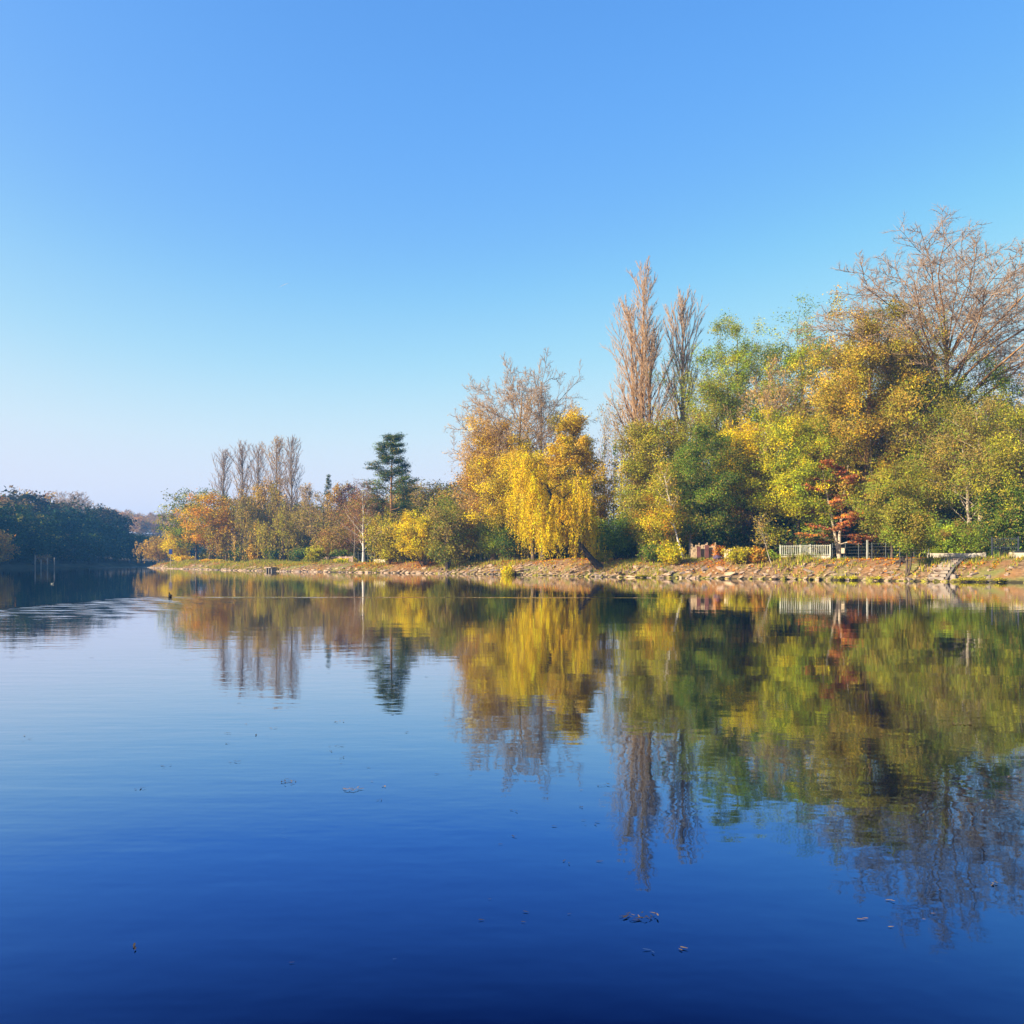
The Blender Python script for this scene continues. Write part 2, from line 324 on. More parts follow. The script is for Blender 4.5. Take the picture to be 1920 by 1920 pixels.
# ------------------------------------------------------------------ tree generator
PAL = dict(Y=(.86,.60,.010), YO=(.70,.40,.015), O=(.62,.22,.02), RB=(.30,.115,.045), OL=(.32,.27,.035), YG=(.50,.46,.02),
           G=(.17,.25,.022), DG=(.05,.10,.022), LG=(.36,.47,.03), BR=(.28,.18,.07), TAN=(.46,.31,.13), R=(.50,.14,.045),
           P=(.09,.04,.045), BG=(.05,.10,.065), FG=(.022,.045,.022), FB=(.05,.04,.025), PK=(.42,.25,.17), AM=(.52,.32,.05))  # FG, FB: leaf colours of the far wood, darkened to carry its shade
def unit(v): return v/np.maximum(np.linalg.norm(v, axis=-1, keepdims=True), 1e-9)
def grow(rng, spec):
    """breadth-first branching; returns a list of levels (points (N,n+1,3), radii (N,n+1)) in units of the tree height"""
    tk = spec['trunk']; n = tk.get('n', 1); segs = tk.get('segs', 8)
    out = []
    d = np.tile(np.array([tk.get('lean', (0, 0))[0], tk.get('lean', (0, 0))[1], 1.0]), (n, 1))
    if n > 1:
        a = np.arange(n)*2.4 + rng.random(n)*.6; s = tk.get('spread', .3)*(.35+.75*rng.random(n))
        d[:, 0] += np.cos(a)*s; d[:, 1] += np.sin(a)*s
    d = unit(d); pos = rng.normal(0, .012, (n, 3))*(n > 1); pos[:, 2] = -.01
    Lh = np.full(n, tk.get('len', 1.0))*(1 if n == 1 else (.75+.3*rng.random(n)))
    r0 = np.full(n, tk['r'])
    def poly(pos, d, Ln, r0, segs, wig, trop, tip):
        P = [pos]; d = d.copy()
        for i in range(segs):
            d = unit(d + rng.normal(0, wig, d.shape)/math.sqrt(segs) + np.array([0, 0, trop/segs]))
            P.append(P[-1] + d*(Ln/segs)[:, None])
        P = np.stack(P, 1); t = np.linspace(0, 1, segs+1)
        return P, r0[:, None]*(1-(1-tip)*t)[None]
    P, Rd = poly(pos, d, Lh, r0, segs, tk.get('wig', .06), tk.get('trop', .1), tk.get('tip', .12))
    if n == 1: Rd[:, 0] *= 1.35
    out.append((P, Rd, Lh))
    for lv in spec['levels']:
        PP, PR, PL = out[-1]; Np, S1 = PP.shape[0], PP.shape[1]-1
        k = lv['n']; t0, t1 = lv.get('t', (.2, 1.0))
        if 'dome' in lv:                               # main limbs reach for points spread evenly over a rounded crown
            zc, a_, b_ = lv['dome']; lo = lv.get('lo', -.5); sg = lv.get('segs', 6)
            u = (np.arange(k)+.5)/k; se = lo + (1-lo)*u; ce = np.sqrt(1-se**2); az = np.arange(k)*2.39996 + rng.random()*6.28 + rng.normal(0, .2, k)
            rd = lv.get('fill', .75) + (1.04-lv.get('fill', .75))*rng.random(k)
            tg = np.stack([a_*ce*np.cos(az)*rd, a_*ce*np.sin(az)*rd, zc + b_*se*rd], 1)
            f = (t0 + (t1-t0)*np.clip(u*rng.uniform(.7, 1.1, k), 0, 1))*S1; i = np.minimum(f.astype(int), S1-1); fr = (f-i)[:, None]; ti = np.arange(k) % Np
            base = PP[ti, i]*(1-fr) + PP[ti, i+1]*fr; pr = PR[ti, i]*(1-fr[:, 0]) + PR[ti, i+1]*fr[:, 0]
            base[:, 2] = np.minimum(base[:, 2], tg[:, 2]-.03)
            dist = np.linalg.norm(tg-base, axis=1); ctrl = base*.55 + tg*.45 + np.stack([rng.normal(0, .05, k), rng.normal(0, .05, k), lv.get('arch', .16)+rng.normal(0, .05, k)], 1)*dist[:, None]
            q = np.linspace(0, 1, sg+1)[None, :, None]
            P = (1-q)**2*base[:, None] + 2*q*(1-q)*ctrl[:, None] + q**2*tg[:, None]
            P = P + np.cumsum(rng.normal(0, lv.get('wig', .2)*.05, P.shape), axis=1)*dist[:, None, None]*q
            rr = np.maximum(pr*lv.get('r', .5), lv.get('rmin', 0)); Rd = rr[:, None]*(1-(1-lv.get('tip', .25))*np.linspace(0, 1, sg+1))[None]
            out.append((P, Rd, dist)); continue
        t = t0 + (t1-t0)*((np.arange(k)+rng.random((Np, k)))/k)
        f = t*S1; i = np.minimum(f.astype(int), S1-1); fr = (f-i)[..., None]
        ar = np.arange(Np)[:, None]
        base = PP[ar, i]*(1-fr) + PP[ar, i+1]*fr
        pd = unit(PP[ar, i+1]-PP[ar, i]); pr = PR[ar, i]*(1-fr[..., 0]) + PR[ar, i+1]*fr[..., 0]
        ref = np.where(np.abs(pd[..., 2:3]) < .95, np.array([0, 0, 1.0]), np.array([1.0, 0, 0]))
        u = unit(np.cross(ref, pd)); v = np.cross(pd, u)
        phi = (np.arange(k)*2.39996)[None] + rng.random((Np, 1))*6.28 + rng.normal(0, .35, (Np, k))
        ang = np.radians(lv.get('ang', 45) + rng.normal(0, lv.get('jit', 10), (Np, k)))
        if 'ang_top' in lv: ang = ang + np.radians(lv['ang_top']-lv['ang'])*((t-t0)/(t1-t0))
        dd = np.cos(ang)[..., None]*pd + np.sin(ang)[..., None]*(np.cos(phi)[..., None]*u*lv.get('hz', 1.0) + np.sin(phi)[..., None]*v*lv.get('vt', 1.0))
        if lv.get('flat'): dd[..., 2] *= 1-lv['flat']
        Ln = lv['len']*(PL[:, None] if lv.get('rel', True) else 1.0)*(lv.get('lvar', (.7, .5))[0]+lv.get('lvar', (.7, .5))[1]*rng.random((Np, k)))
        pf = lv.get('prof')
        if pf is not None: Ln = Ln*np.interp(t, pf[0], pf[1])
        Ln = Ln*(1 - lv.get('short', .35)*(t-t0)/(t1-t0+1e-6))
        rr = np.maximum(pr*lv.get('r', .5), lv.get('rmin', 0))
        keep = (rng.random((Np, k)) < lv.get('keep', 1.0)).ravel()
        P, Rd = poly(base.reshape(-1, 3)[keep], unit(dd).reshape(-1, 3)[keep], Ln.ravel()[keep], rr.ravel()[keep], lv.get('segs', 3), lv.get('wig', .25), lv.get('trop', .2), lv.get('tip', .3))
        out.append((P, Rd, Ln.ravel()[keep]))
    return out
def tubes(P, Rd, k):
    """frusta for polylines P (N,n+1,3)"""
    Np, S1 = P.shape[0], P.shape[1]
    T = np.gradient(P, axis=1); T = unit(T)
    ref = np.where(np.abs(T[..., 2:3]) < .9, np.array([0, 0, 1.0]), np.array([1.0, 0, 0]))
    ref = np.broadcast_to(ref[:, :1], T.shape)
    u = unit(np.cross(ref, T)); v = np.cross(T, u)
    a = np.arange(k)*2*math.pi/k
    ring = P[:, :, None] + Rd[:, :, None, None]*(np.cos(a)[:, None]*u[:, :, None] + np.sin(a)[:, None]*v[:, :, None])
    V = ring.reshape(-1, 3)
    b = (np.arange(Np)*S1*k)[:, None, None] + (np.arange(S1-1)*k)[None, :, None]
    j = np.arange(k)[None, None]; j2 = (j+1) % k
    F = np.stack([b+j, b+j2, b+k+j2, b+k+j], -1).reshape(-1, 4)
    return V, F
def cones(P, Rd):
    T = unit(P[:, 1]-P[:, 0]); ref = np.where(np.abs(T[:, 2:3]) < .9, np.array([0, 0, 1.0]), np.array([1.0, 0, 0]))
    u = unit(np.cross(ref, T)); v = np.cross(T, u); r = Rd[:, :1]; n = len(P)
    V = np.stack([P[:, 0]+u*r, P[:, 0]-.5*u*r+.866*v*r, P[:, 0]-.5*u*r-.866*v*r, P[:, 1]], 1).reshape(-1, 3)
    b = (np.arange(n)*4)[:, None]
    return V, np.concatenate([b+np.array([[0, 1, 3]]), b+np.array([[1, 2, 3]]), b+np.array([[2, 0, 3]])])
def leaf_quads(rng, cen, out, size, aspect=.55, up=.35, outw=.5, colors=None, jit=.2, hang=0.0):
    n = len(cen)
    nrm = unit(rng.normal(0, 1, (n, 3))*.8 + out*outw + np.array([0, 0, up]))
    tg = unit(np.cross(nrm, rng.normal(0, 1, (n, 3))))
    if hang: tg = unit(tg*(1-hang) + np.array([0, 0, -1.0])*hang); nrm = unit(nrm - (nrm*tg).sum(1, keepdims=True)*tg)
    bt = np.cross(nrm, tg)
    s = size*(.5+.85*rng.random((n, 1)))
    V = np.stack([cen-tg*s*.45+bt*s*aspect*.5, cen-tg*s*.45-bt*s*aspect*.5, cen+tg*s*.55], 1).reshape(-1, 3)
    F = np.arange(3*n).reshape(-1, 3)
    c = .95*colors*np.exp(rng.normal(0, jit*.75, (n, 1)))*np.exp(rng.normal(0, .05, (n, 3)))
    return V, F, np.repeat(np.clip(c, 0, .9), 3, axis=0)
def palette_pick(rng, pal, n):
    names = list(pal); wts = np.array([pal[k] for k in names], float); wts /= wts.sum()
    return np.array([PAL[k] for k in names])[rng.choice(len(names), n, p=wts)]

SP = {
 'broad': dict(trunk=dict(r=.016, segs=9, wig=.07, trop=.1, len=.85), crown=.9,
   levels=[dict(n=46, t=(.15,1), dome=(.56, .30, .42), lo=-.85, fill=.5, segs=4, r=.34, wig=.25),
           dict(n=6, t=(.3,1), ang=52, len=.42, segs=2, r=.5), dict(n=6, t=(.2,1), ang=50, len=.5, segs=1, r=.5, rmin=.0005)]),
 'oval': dict(trunk=dict(r=.013, segs=9, wig=.07, trop=.1, len=.88), crown=.9,
   levels=[dict(n=40, t=(.12,1), dome=(.54, .22, .45), lo=-.9, fill=.5, segs=4, r=.34, wig=.25),
           dict(n=6, t=(.3,1), ang=52, len=.44, segs=2, r=.5), dict(n=6, t=(.2,1), ang=50, len=.5, segs=1, r=.5, rmin=.0005)]),
 'bare': dict(trunk=dict(r=.016, segs=8, wig=.08, trop=.1, tip=.2, len=.85), crown=.97,
   levels=[dict(n=24, t=(.28,1), dome=(.62, .34, .38), lo=-.7, fill=.7, segs=7, r=.45, wig=.35, arch=.1),
           dict(n=7, t=(.2,1), ang=40, len=.40, segs=3, trop=.2, r=.5, rmin=.0013), dict(n=6, t=(.15,1), ang=40, len=.5, segs=2, trop=.15, r=.5, rmin=.0009),
           dict(n=6, t=(.1,1), ang=36, len=.55, segs=1, trop=.15, r=.5, rmin=.0006, tip=.35)]),
 'vase': dict(trunk=dict(r=.019, segs=8, wig=.06, len=.70, trop=.1, tip=.25), crown=.97,
   levels=[dict(n=34, t=(.55,1.0), dome=(.70, .33, .29), lo=-.42, fill=.72, segs=8, r=.48, wig=.32, tip=.2, arch=.2),
           dict(n=10, t=(.22,1), ang=44, len=.34, segs=4, trop=.2, wig=.3, r=.45, rmin=.0013), dict(n=8, t=(.15,1), ang=44, len=.48, segs=2, trop=.15, r=.5, rmin=.0009),
           dict(n=9, t=(.1,1), ang=40, len=.62, segs=1, trop=.25, r=.5, rmin=.00048, tip=.4)]),
 'poplar': dict(trunk=dict(r=.012, segs=10, wig=.02, trop=.1, tip=.1), crown=1.0,
   levels=[dict(n=50, t=(.12,.985), ang=16, jit=4, len=.20, rel=False, prof=([.1,.3,.55,.8,1],[.45,.8,1.1,.9,.25]), segs=5, trop=.40, wig=.08, short=0, r=.42, rmin=.0012),
           dict(n=9, t=(.1,1), ang=18, jit=6, len=.40, segs=3, trop=.3, wig=.1, r=.5, rmin=.0008),
           dict(n=8, t=(.05,1), ang=18, jit=7, len=.5, segs=1, trop=.3, wig=.1, r=.5, rmin=.0005, tip=.4)]),
 'willow': dict(trunk=dict(r=.03, segs=8, wig=.10, len=.72, trop=.1, tip=.3), crown=1.0,
   levels=[dict(n=12, t=(.35,1), ang=52, ang_top=28, len=.42, rel=False, segs=6, trop=-.1, wig=.2, short=.2, r=.45),
           dict(n=7, t=(.3,1), ang=48, len=.5, segs=4, trop=-.5, r=.5, rmin=.0012),
           dict(n=7, t=(.15,1), ang=60, len=.40, rel=False, segs=5, trop=-9, wig=.10, short=.2, r=.4, rmin=.0006, lvar=(.3, .95))]),
 'pine': dict(trunk=dict(r=.016, segs=10, wig=.03, trop=.1, tip=.15), crown=.97,
   levels=[dict(n=64, t=(.16,.99), ang=84, ang_top=62, jit=8, len=.21, rel=False, prof=([.18,.4,.7,1],[1.1,1.05,.78,.28]), segs=4, trop=.18, wig=.12, short=0, r=.30),
           dict(n=7, t=(.3,1), ang=42, len=.45, segs=3, trop=.2, flat=.5, r=.4, rmin=.001)]),
 'spruce': dict(trunk=dict(r=.014, segs=10, wig=.02, trop=.1, tip=.1), crown=1.0,
   levels=[dict(n=70, t=(.06,.99), ang=95, ang_top=60, jit=5, len=.26, rel=False, prof=([0,1],[1.05,.1]), segs=3, trop=.1, wig=.05, short=0, r=.2),
           dict(n=8, t=(.2,1), ang=45, len=.35, segs=2, trop=-.1, flat=.4, r=.4, rmin=.001)]),
 'layered': dict(trunk=dict(r=.013, n=2, spread=.10, segs=8, wig=.08, trop=.1, tip=.15), crown=.97,
   levels=[dict(n=11, t=(.14,.98), ang=80, ang_top=60, jit=6, len=.36, rel=False, prof=([.1,.4,1],[1.1,.9,.45]), segs=5, trop=-.05, wig=.1, short=0, r=.35),
           dict(n=9, t=(.2,1), ang=45, len=.42, segs=3, trop=0, flat=.85, r=.4, rmin=.0008), dict(n=4, t=(.2,1), ang=40, len=.5, segs=2, trop=0, flat=.9, r=.4, rmin=.0006)]),
 'shrub': dict(trunk=dict(r=.010, n=9, spread=.75, segs=5, wig=.2, trop=.2, tip=.2), crown=.95,
   levels=[dict(n=9, t=(.12,1), ang=48, len=.42, segs=3, r=.5), dict(n=6, t=(.15,1), ang=50, len=.5, segs=1, r=.5, rmin=.0012)]),
 'sapling': dict(trunk=dict(r=.006, segs=9, wig=.06, trop=.1, tip=.15), crown=.98,
   levels=[dict(n=20, t=(.35,.97), ang=34, len=.22, rel=False, segs=4, trop=.25, wig=.18, short=.3, r=.45, rmin=.0012),
           dict(n=6, t=(.2,1), ang=36, len=.45, segs=3, r=.5, rmin=.0007), dict(n=4, t=(.2,1), ang=40, len=.45, segs=2, r=.5, rmin=.0005)]),
 'birch': dict(trunk=dict(r=.010, segs=10, wig=.07, trop=.1, tip=.12), crown=1.0,
   levels=[dict(n=24, t=(.14,.98), ang=48, ang_top=25, jit=6, len=.36, rel=False, prof=([.1,.3,1],[.95,1.05,.35]), segs=6, trop=.2, wig=.15, short=0, r=.32),
           dict(n=9, t=(.15,1), ang=38, len=.40, segs=3, trop=-.1, r=.45, rmin=.0010), dict(n=8, t=(.1,1), ang=35, len=.5, segs=2, trop=-.5, r=.5, rmin=.0006)]),
}
def make_tree(kind, seed, H, W, leaves=0, pal=None, size=.22, sig=.35, bark='brown', twig=None, lean=None, trunk_extra=None,
              zlo=0.0, zhi=1.01, sigz=None, aspect=.6, up=.35, hang=0.0, stem=1.0, ivy=0, ivypal=None, ax=1.0, jit=.2, crown_off=(0, 0), edits=None, off=None):
    """returns (meshes by part name).  H, W in metres; leaves scattered round the outermost twigs"""
    rng = np.random.default_rng(seed)
    spec = {k: (dict(v) if isinstance(v, dict) else [dict(x) for x in v] if isinstance(v, list) else v) for k, v in SP[kind].items()}
    if lean: spec['trunk']['lean'] = lean
    if trunk_extra: spec['trunk'].update(trunk_extra)
    if edits:
        for i, e in edits.items(): spec['levels'][i].update(e)
    lv = grow(rng, spec)
    last = lv[-1][0]
    allp = np.concatenate([p.reshape(-1, 3) for p, _, _ in lv])
    zmax = np.percentile(last[:, -1, 2], 99.7); zmax = max(zmax, allp[:, 2].max()*(.97 if leaves > 5000 else 1.0))
    mid = np.array([np.percentile(last[:, -1, i], 5)+np.percentile(last[:, -1, i], 95) for i in (0, 1)])/2
    rad = np.percentile(np.abs(last[:, -1, 0]-mid[0]), 92)
    pad = sig if leaves else 0
    sz = (H - .5*pad)/zmax; sxy = max(.3, (W/2 - .5*pad))/rad
    scl = np.array([sxy, sxy*ax, sz])
    lev = [(p*scl, r*H*stem) for p, r, _ in lv]
    zc = max(np.median(lev[-1][0][..., 2]), .2*H); cx, cy = mid[0]*scl[0], mid[1]*scl[1]
    for p, _ in lev:                                   # bring the crown back over the foot
        k = np.clip(p[..., 2]/zc, 0, 1.3)
        if kind == 'willow' and p is lev[-1][0]: k = np.broadcast_to(k[:, :1], k.shape)
        p[..., 0] -= cx*k; p[..., 1] -= cy*k
    if off is not None:                                # shear the crown sideways so that the tree leans as a whole
        for p, _ in lev:
            k = np.clip(p[..., 2]/H, 0, 1)**.8
            if kind == 'willow' and p is lev[-1][0]: k = np.broadcast_to(k[:, :1], k.shape)
            p[..., 0] += off[0]*k; p[..., 1] += off[1]*k
    parts = {}
    ks = [9, 5, 3, 3, 3]
    V, Fq = tubes(lev[0][0], lev[0][1], ks[0]); parts['trunk'] = mesh_np('trunk', V, [Fq], [BARK[bark]], smooth=True)
    Vs, Fs, Ms, b = [], [], [], 0; Ft, Mt = [], []
    for i in range(1, len(lev)):
        if i == len(lev)-1 and leaves > 5000 and kind in ('broad', 'oval', 'shrub'): continue   # the finest twigs are hidden in the leaves
        if lev[i][0].shape[1] == 2:
            V, Fq = cones(lev[i][0], lev[i][1]*1.25); Vs.append(V); Ft.append(Fq+b); Mt.append(np.full(len(Fq), 1 if twig else 0)); b += len(V); continue
        V, Fq = tubes(lev[i][0], lev[i][1], ks[i]); Vs.append(V); Fs.append(Fq+b); Ms.append(np.full(len(Fq), 1 if (twig and i >= 2) else 0)); b += len(V)
    parts['branches'] = mesh_np('branches', np.concatenate(Vs), [np.concatenate(Fs)] + ([np.concatenate(Ft)] if Ft else []), [BARK[bark], BARK[twig or bark]], smooth=True, mat_idx=np.concatenate(Ms+Mt))
    VV, FF, CC, b = [], [], [], 0
    if leaves:
        P = lev[-1][0]; Nb = len(P); bc = palette_pick(rng, pal, Nb)
        # neighbouring branches share a tint: clumps
        par = np.repeat(np.arange((Nb+4)//5), 5)[:Nb]; pc = palette_pick(rng, pal, par.max()+1)
        usep = rng.random(Nb) < .85; bc = np.where(usep[:, None], pc[par], bc); bc = .72*bc + .28*bc.mean(0)
        bc = bc*np.exp(rng.normal(0, .16, (par.max()+1, 1)))[par]
        dens = rng.gamma(3.0, .33, Nb); tipz = P[:, -1, 2]/H
        dens = dens*((tipz > zlo) & (tipz < zhi)) + 1e-6
        k = rng.choice(Nb, leaves, p=dens/dens.sum())
        t = rng.random(leaves)**(.8)*(P.shape[1]-1.001); i = t.astype(int); fr = (t-i)[:, None]
        cen = P[k, i]*(1-fr) + P[k, i+1]*fr
        cen = cen + rng.normal(0, 1, (leaves, 3))*np.array([sig, sig, sigz if sigz is not None else sig*.8])*.6
        lc = bc[k]; odd = rng.random(leaves) < (.03 if 'FG' in pal else .10 if 'Y' in pal or 'LG' in pal else .22); lc[odd] = palette_pick(rng, {'OL':3,'BR':2,'AM':2,'G':1}, int(odd.sum()))*.8 + lc[odd]*.2
        axis = np.array([np.median(P[..., 0]), np.median(P[..., 1]), .5*H]); outv = unit(cen-axis)
        ok = (cen[:, 2] > .15)
        V, Fq, c = leaf_quads(rng, cen[ok], outv[ok], size, aspect, up, .8, lc[ok], jit, hang)
        VV.append(V); FF.append(Fq); CC.append(c); b = len(V)
    if ivy:
        P = lev[0][0]; t = rng.random(ivy)*.8*(P.shape[1]-1.001); i = t.astype(int); fr = (t-i)[:, None]
        kk = rng.integers(0, P.shape[0], ivy); cen = P[kk, i]*(1-fr)+P[kk, i+1]*fr
        a = rng.random(ivy)*6.283; rr = (lev[0][1][kk, i] + .12 + np.abs(rng.normal(0, .22, ivy)))
        o_ = np.stack([np.cos(a), np.sin(a), np.zeros(ivy)], 1); cen = cen + o_*rr[:, None]
        V, Fq, c = leaf_quads(rng, cen, o_, .2, .7, .2, .9, palette_pick(rng, ivypal or {'DG': 3, 'G': 1}, ivy), .25)
        VV.append(V); FF.append(Fq+b); CC.append(c)
    if VV:
        parts['crown'] = mesh_np('crown', np.concatenate(VV), [np.concatenate(FF)], [FOL], cols=np.concatenate(CC))
    return parts
def put(name, label, cat, parts, loc, rz=0.0, group=None, scale=None):
    t = thing(name, label, cat, loc, rz, group)
    if scale: t.scale = scale
    for pn, me in parts.items():
        obj({'branches': 'branches', 'trunk': 'trunk', 'crown': 'crown'}[pn], me, t)
    return t
SEED = [100]
def tree(name, label, kind, px, d, ytop, wpx, cat='tree', group=None, base=None, rz=0.0, **kw):
    """px: column of the trunk's foot; d: distance; ytop: row of its top; wpx: width of the crown in photo pixels"""
    SEED[0] += 7
    while base is None and not kw.get('onbank') and near_s(wx(px, d), d, RS, RN) < 6.5: d += .5
    kw.pop('onbank', None)
    x, y = wx(px, d), d
    z = gz(x, y) if base is None else base
    H = wz(ytop, d) - z; W = wpx*d/FPX
    return put(name, label, cat, make_tree(kind, kw.pop('seed', SEED[0]), H, W, **kw), (x, y, z-.08), rz, group)

# ------------------------------------------------------------------ trees of the right bank, far tip first
G_LP = 'bare columnar poplars above the left clump'
tree('weeping_willow', 'small golden-brown weeping willow dipping into the river at the bank tip', 'willow', 300, 240, 1003, 58, leaves=6000, pal={'AM':3,'TAN':2,'YO':1}, size=.35, sig=.26, hang=.72, bark='brown', onbank=True)
tree('yellow_tree', 'bright yellow small tree behind the blue river sign', 'oval', 333, 232, 975, 46, leaves=5700, pal={'Y':4,'YO':1,'YG':1}, size=.38, sig=.8)
tree('green_tree', 'dark green round-topped tree at the left end of the tree line', 'broad', 368, 222, 915, 105, leaves=15100, pal={'G':3,'DG':4,'OL':1,'YG':1.5}, size=.42, sig=.9)
tree('orange_tree', 'glowing orange tree left of the olive weeping willows', 'oval', 392, 206, 923, 92, leaves=13500, pal={'O':3,'YO':3,'AM':1,'YG':.6}, size=.36, sig=.8)
tree('dark_tree', 'dark green tree squeezed behind the orange tree', 'oval', 424, 216, 925, 60, leaves=7500, pal={'DG':3,'G':1,'BR':.6}, size=.4, sig=.8)
tree('weeping_willow', 'tall olive-brown weeping willow right of the orange tree', 'willow', 462, 203, 903, 104, leaves=13000, pal={'AM':2,'OL':3,'BR':2,'TAN':1}, size=.34, sig=.26, hang=.72)
tree('weeping_willow', 'olive-green weeping willow hanging over a dark hollow, below the tallest left poplars', 'willow', 533, 190, 935, 96, leaves=12000, pal={'OL':4,'YG':1.6,'AM':1.6,'BR':1}, size=.32, sig=.26, hang=.72)
tree('russet_tree', 'russet-orange tree between the willow crown and the left poplars', 'broad', 500, 215, 893, 110, leaves=13500, pal={'AM':2,'BR':2,'YO':2,'TAN':1}, size=.4, sig=.8)
for px, d, yt, wp, lab, tw in ((417,228,834,30,'greyish bare poplar, leftmost and standing apart','greytwig'), (455,224,822,30,'dark grey bare poplar, left one of the close pair','greytwig'),
        (483,220,825,32,'dark grey bare poplar, right one of the close pair','greytwig'), (518,214,813,38,'tall orange-tinged bare poplar with thick plume','pinktwig'), (547,210,812,32,'tall thin bare poplar right of the orange-tinged one','greytwig')):
    tree('columnar_poplar', lab, 'poplar', px, d, yt, wp, group=G_LP, bark='grey' if tw == 'greytwig' else 'gold', twig=tw, leaves=(1500 if tw == 'pinktwig' else 0), pal={'YO':1,'AM':1}, size=.28, sig=.3, stem=1.15, edits={1: dict(rmin=.0011), 2: dict(rmin=.0007)})
tree('pale_poplar', 'short pale beige poplar right of the left poplar group', 'poplar', 574, 196, 903, 26, leaves=2200, pal={'TAN':3,'AM':1}, size=.3, sig=.35, bark='gold', twig='pinktwig')
tree('bare_tree', 'bare olive-brown tree with upright twigs right of the willows', 'bare', 605, 172, 915, 92, bark='brown', twig='twig', leaves=2500, pal={'OL':2,'BR':2,'AM':1}, size=.3, sig=.5)
tree('spruce', 'small dark spruce tip above the brown trees', 'spruce', 612, 192, 890, 34, leaves=6000, pal={'BG':3,'DG':2}, size=.3, sig=.22, aspect=.35, bark='dark')
tree('larch', 'small yellow tree beside the spruce tip', 'oval', 632, 190, 905, 42, leaves=5800, pal={'YO':3,'AM':2}, size=.34, sig=.5)
tree('copper_tree', 'dark purple-brown tree right of the yellow larch', 'broad', 652, 186, 904, 62, leaves=10100, pal={'P':4,'RB':1}, size=.34, sig=.7)
tree('green_tree', 'dull green tree left of the tall pine, behind the birch', 'broad', 690, 178, 906, 77, leaves=8100, pal={'OL':2,'DG':2,'RB':2,'G':1}, size=.34, sig=.7)
tree('russet_tree', 'red-brown tree crown behind the white birch', 'broad', 700, 164, 930, 114, leaves=10300, pal={'RB':4,'BR':3,'OL':1}, size=.3, sig=.7)
tree('russet_tree', 'brown and green low tree left of the white birch', 'broad', 630, 160, 985, 81, leaves=7400, pal={'OL':2,'BR':2,'AM':1,'RB':1}, size=.28, sig=.6)
tree('birch_tree', 'bare white-trunked birch with reddish fan of twigs', 'birch', 681, 150, 893, 92, bark='birch', twig='redtwig', leaves=2200, pal={'RB':3,'BR':1}, size=.22, sig=.5, stem=1.35)
tree('sapling', 'thin pale bare sapling left of the white birch', 'sapling', 664, 147, 960, 46, bark='cream', twig='redtwig')
tree('pine_tree', 'tall dark green pine with layered horizontal boughs', 'pine', 733, 156, 808, 92, leaves=42000, pal={'BG':3,'DG':3,'G':1.2}, size=.34, sig=.66, sigz=.2, aspect=.3, bark='lichen', up=.8)
tree('russet_tree', 'brown tree behind the pine foot', 'broad', 765, 170, 905, 87, leaves=8100, pal={'BR':2,'OL':2,'AM':1.5,'RB':1}, size=.34, sig=.7)
tree('bare_tree', 'small bare grey tree right of the pine', 'bare', 790, 176, 893, 54, bark='grey', twig='greytwig')
tree('golden_shrub', 'upright golden-stemmed tree between pine and round olive willow', 'shrub', 770, 150, 948, 84, leaves=2600, pal={'AM':3,'TAN':1}, size=.25, sig=.4, bark='gold', trunk_extra=dict(spread=.45))
tree('olive_willow', 'rounded olive-green willow bush at the water edge below the pine', 'shrub', 728, 134.5, 950, 82, cat='shrub', leaves=13000, pal={'OL':2,'YG':2,'AM':1,'TAN':.6}, size=.24, sig=.55, onbank=True)
tree('yellow_tree', 'yellow-green round tree leaning over the water right of the olive willow', 'shrub', 795, 129, 950, 100, leaves=18800, pal={'Y':3,'YG':3,'YO':1,'OL':1}, size=0.227, sig=.5, edits={0: dict(n=10)}, onbank=True)
tree('olive_tree', 'dull olive tree with dark forked stems where the bank steps back', 'shrub', 840, 124, 925, 84, leaves=15900, pal={'OL':3,'G':1.5,'BR':2,'DG':1}, size=0.227, sig=.6, bark='dark', trunk_extra=dict(spread=.4), onbank=True)
tree('russet_tree', 'rust and green tree on the skyline left of the orange birch', 'broad', 836, 158, 890, 90, leaves=9400, pal={'OL':2,'BR':2,'G':1,'AM':1,'RB':1}, size=.32, sig=.7)
tree('green_tree', 'dark green tree behind the olive tree with forked stems', 'oval', 838, 140, 925, 50, leaves=5700, pal={'DG':2,'G':2,'OL':2}, size=.3, sig=.6)
tree('birch_tree', 'orange-brown birch with pale trunk and drooping golden lower twigs', 'birch', 901, 119, 838, 116, bark='cream', twig='redtwig', leaves=12000, pal={'AM':2,'O':1,'TAN':2,'RB':2,'YO':1}, size=.24, sig=.5, hang=.3, stem=1.2)
tree('golden_birch', 'drooping golden birch left of the small bright green tree', 'willow', 880, 118, 935, 52, leaves=10100, pal={'YO':3,'AM':3,'TAN':1,'Y':1}, size=0.202, sig=.16, hang=.72, bark='brown')
tree('green_tree', 'small bright green tree beside the white trunk', 'oval', 925, 113, 952, 70, leaves=20800, pal={'LG':3,'G':3,'YG':1,'OL':1}, size=0.160, sig=0.66, bark='dark')
tree('green_tree', 'shaded dark green tree right of the small bright green one', 'oval', 958, 116, 985, 50, leaves=11400, pal={'DG':3,'G':2}, size=0.176, sig=0.60, bark='dark', trunk_extra=dict(n=2, spread=.15))
tree('bare_tree', 'big round bare grey-pink tree above the yellow trees', 'bare', 975, 126, 664, 200, bark='gold', twig='twig', seed=41, edits={0: dict(n=38), 1: dict(n=10, rmin=.0013), 2: dict(n=7, rmin=.0009), 3: dict(n=9, rmin=.0006, len=.65)}, stem=.9, leaves=2500, pal={'TAN':2,'AM':2}, size=.2, sig=.4, zhi=.75)
tree('bare_tree', 'taller slender bare tree right behind the round bare tree', 'bare', 1012, 134, 650, 140, bark='grey', twig='greytwig', seed=42, stem=.8)
